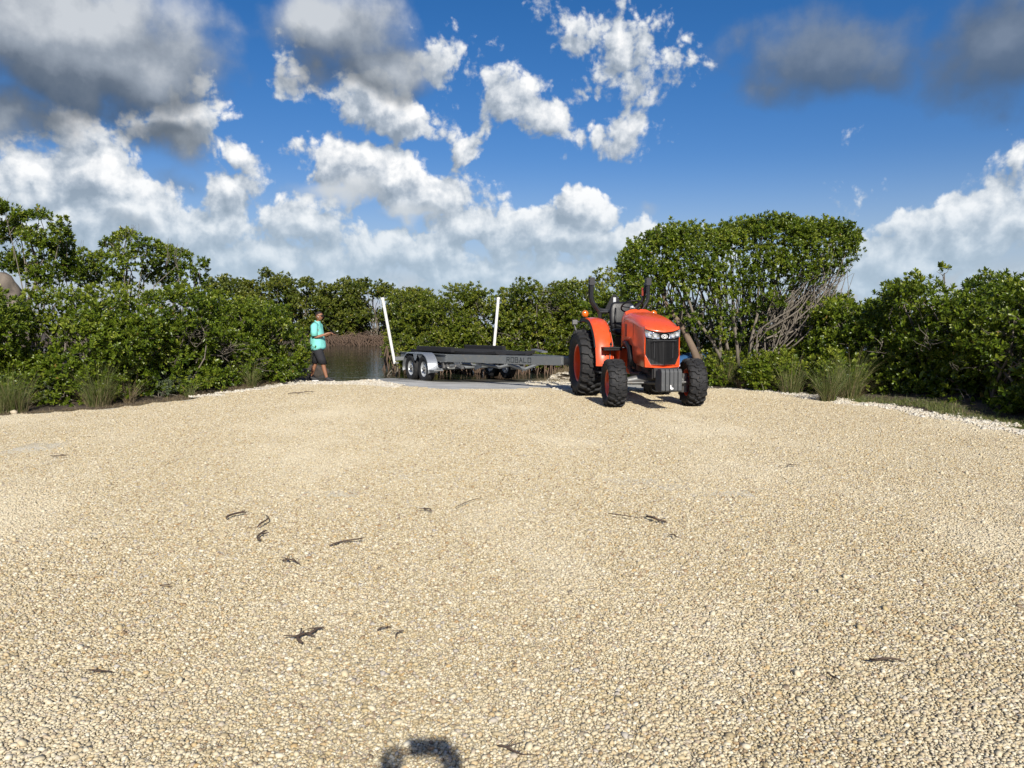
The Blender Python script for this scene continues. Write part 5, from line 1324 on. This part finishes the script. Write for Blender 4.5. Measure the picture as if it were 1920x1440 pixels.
tag(ph, 'phone held level in both hands, throwing the bar of the shadow on the gravel', 'phone')

# ------------------------------------------------------------------ small things
p = at_y(1300, 668, 17.9)
bm = bmesh.new(); bmesh.ops.create_uvsphere(bm, u_segments=28, v_segments=14, radius=1)
for v in bm.verts:
    x, y, z = v.co
    v.co = Vector((x * 1.35, y * .40 * (1 - .25 * x * x), max(z, -.15) * .36 + .10 * x * x * x * x))
me = bpy.data.meshes.new('hull'); bm.to_mesh(me); bm.free()
for q in me.polygons: q.use_smooth = True
me.materials.append(M['kayak'])
KY = thing('kayak', 'blue upturned hull lying half hidden behind the leaning brown trunk', 'kayak', (p[0] + .15, 17.9, .28), R(8)); link(bpy.data.objects.new('hull', me), KY)
b = MB(); b.tube([(-1.2, 0, .16), (-.6, 0, .34), (0, 0, .375), (.6, 0, .34), (1.2, 0, .16)], [.012, .02, .022, .02, .012], 8); b.build('keel', M['kayak'], KY, smooth=True)
b = MB(); b.box((.8, -.20, .28), (.10, .05, .05)); b.build('handle', M['rim_white'], KY, bevel=.01)
def stone(name, label, loc, r_, mat):
    g = np.random.default_rng(int(loc[0] * 1000) % 9999); v = IV * (1 + g.normal(0, .14, (len(IV), 1))) * np.array([1.2, .9, .8]) * r_
    o = link(bpy.data.objects.new(name, mesh_np(name, v, IF, mat, np.full(len(IF), .6), smooth=True))); o.location = loc; return tag(o, label, 'stone')
q = on_z(27, 774); stone('white_stone', 'single white stone on the brown litter at the foot of the grass tuft', (q[0], q[1], float(land_h(q[0], q[1])) + .05), .06, M['pebble_w'])
q = on_z(1327, 703); stone('pale_stone', 'pale stone beside the front tyre of the tractor', (q[0], q[1] - .8, .08), .055, M['pebble_w'])
def stick(px, py, px2, py2, r_, lab, kink=.08, twigs=0):
    a, c_ = on_z(px, py), on_z(px2, py2); a[2] = float(H(a[0], a[1])) + .022; c_[2] = float(H(c_[0], c_[1])) + .026
    base_ = (a + c_) / 2; b = MB(); pth_ = wobble(a - base_, c_ - base_, 7, kink); pth_ = [(x, y, abs(z) * .5 + .004) for x, y, z in pth_]
    b.tube(pth_, [r_ * .8, r_ * rng.uniform(.9, 1.2), r_, r_ * rng.uniform(.7, 1.1), r_ * .9, r_ * .6, r_ * .35], 5)
    for _ in range(twigs):
        i = int(rng.integers(1, 6)); d = unit(1)[0] * .07; d[2] = abs(d[2]) * .3; b.tube([pth_[i], tuple(np.array(pth_[i]) + d)], [r_ * .6, r_ * .3], 4)
    o = b.build('stick', M['stick'], None, smooth=True, loc=tuple(base_)); return tag(o, lab, 'stick', 'dead sticks lying on the gravel')
sticks = [(425, 981, 467, 969, .014, 'thick dark stick lying beside a shorter slanted stick on the gravel', 1), (483, 998, 497, 974, .010, 'short slanted dark stick beside the thick one', 1), (490, 1022, 501, 1005, .012, 'stubby dark bark piece below the slanted stick', 1),
          (618, 1031, 676, 1018, .009, 'long thin dark stick with a forked end on the gravel', 2), (566, 1215, 582, 1196, .014, 'dark broken stick, lower half of a bent pair', 2), (580, 1198, 608, 1187, .011, 'dark broken stick, upper half of a bent pair', 1),
          (1630, 1247, 1696, 1251, .010, 'flat dark stick lying alone far out on the gravel', 1), (1212, 975, 1250, 984, .016, 'crumbled dark bark cluster on the gravel', 4), (1140, 968, 1195, 978, .006, 'thin twig beside the crumbled bark cluster', 1),
          (540, 741, 588, 739, .014, 'stick lying on the pale stones near the person', 0), (708, 1192, 736, 1183, .006, 'small pale brown twig near the bent pair', 0), (742, 1205, 758, 1193, .006, 'tiny dark twig near the bent pair', 0),
          (95, 860, 130, 859, .010, 'small dark stick towards the left hedge', 0), (530, 1060, 562, 1066, .010, 'scattered bark crumbs below the forked stick', 3), (795, 958, 808, 968, .009, 'small dark bark chip in the open gravel', 1),
          (854, 955, 905, 936, .005, 'very thin straight twig in the open gravel', 0), (1255, 1010, 1278, 1018, .007, 'short twig below the crumbled bark cluster', 1), (300, 1107, 320, 1104, .007, 'short dark twig on open gravel', 0),
          (1550, 1272, 1576, 1290, .006, 'thin slanted twig beside the flat dark stick', 0), (1475, 880, 1500, 878, .008, 'small dark stick towards the right hedge', 0), (166, 1268, 212, 1270, .007, 'thin dark twig half sunk in the gravel', 0), (935, 1412, 985, 1430, .006, 'branched thin twig beside the phone shadow', 3)]
for (x0, y0, x1, y1, r_, lab, tw) in sticks: stick(x0, y0, x1, y1, r_ * .62, lab, .10, tw + 1)
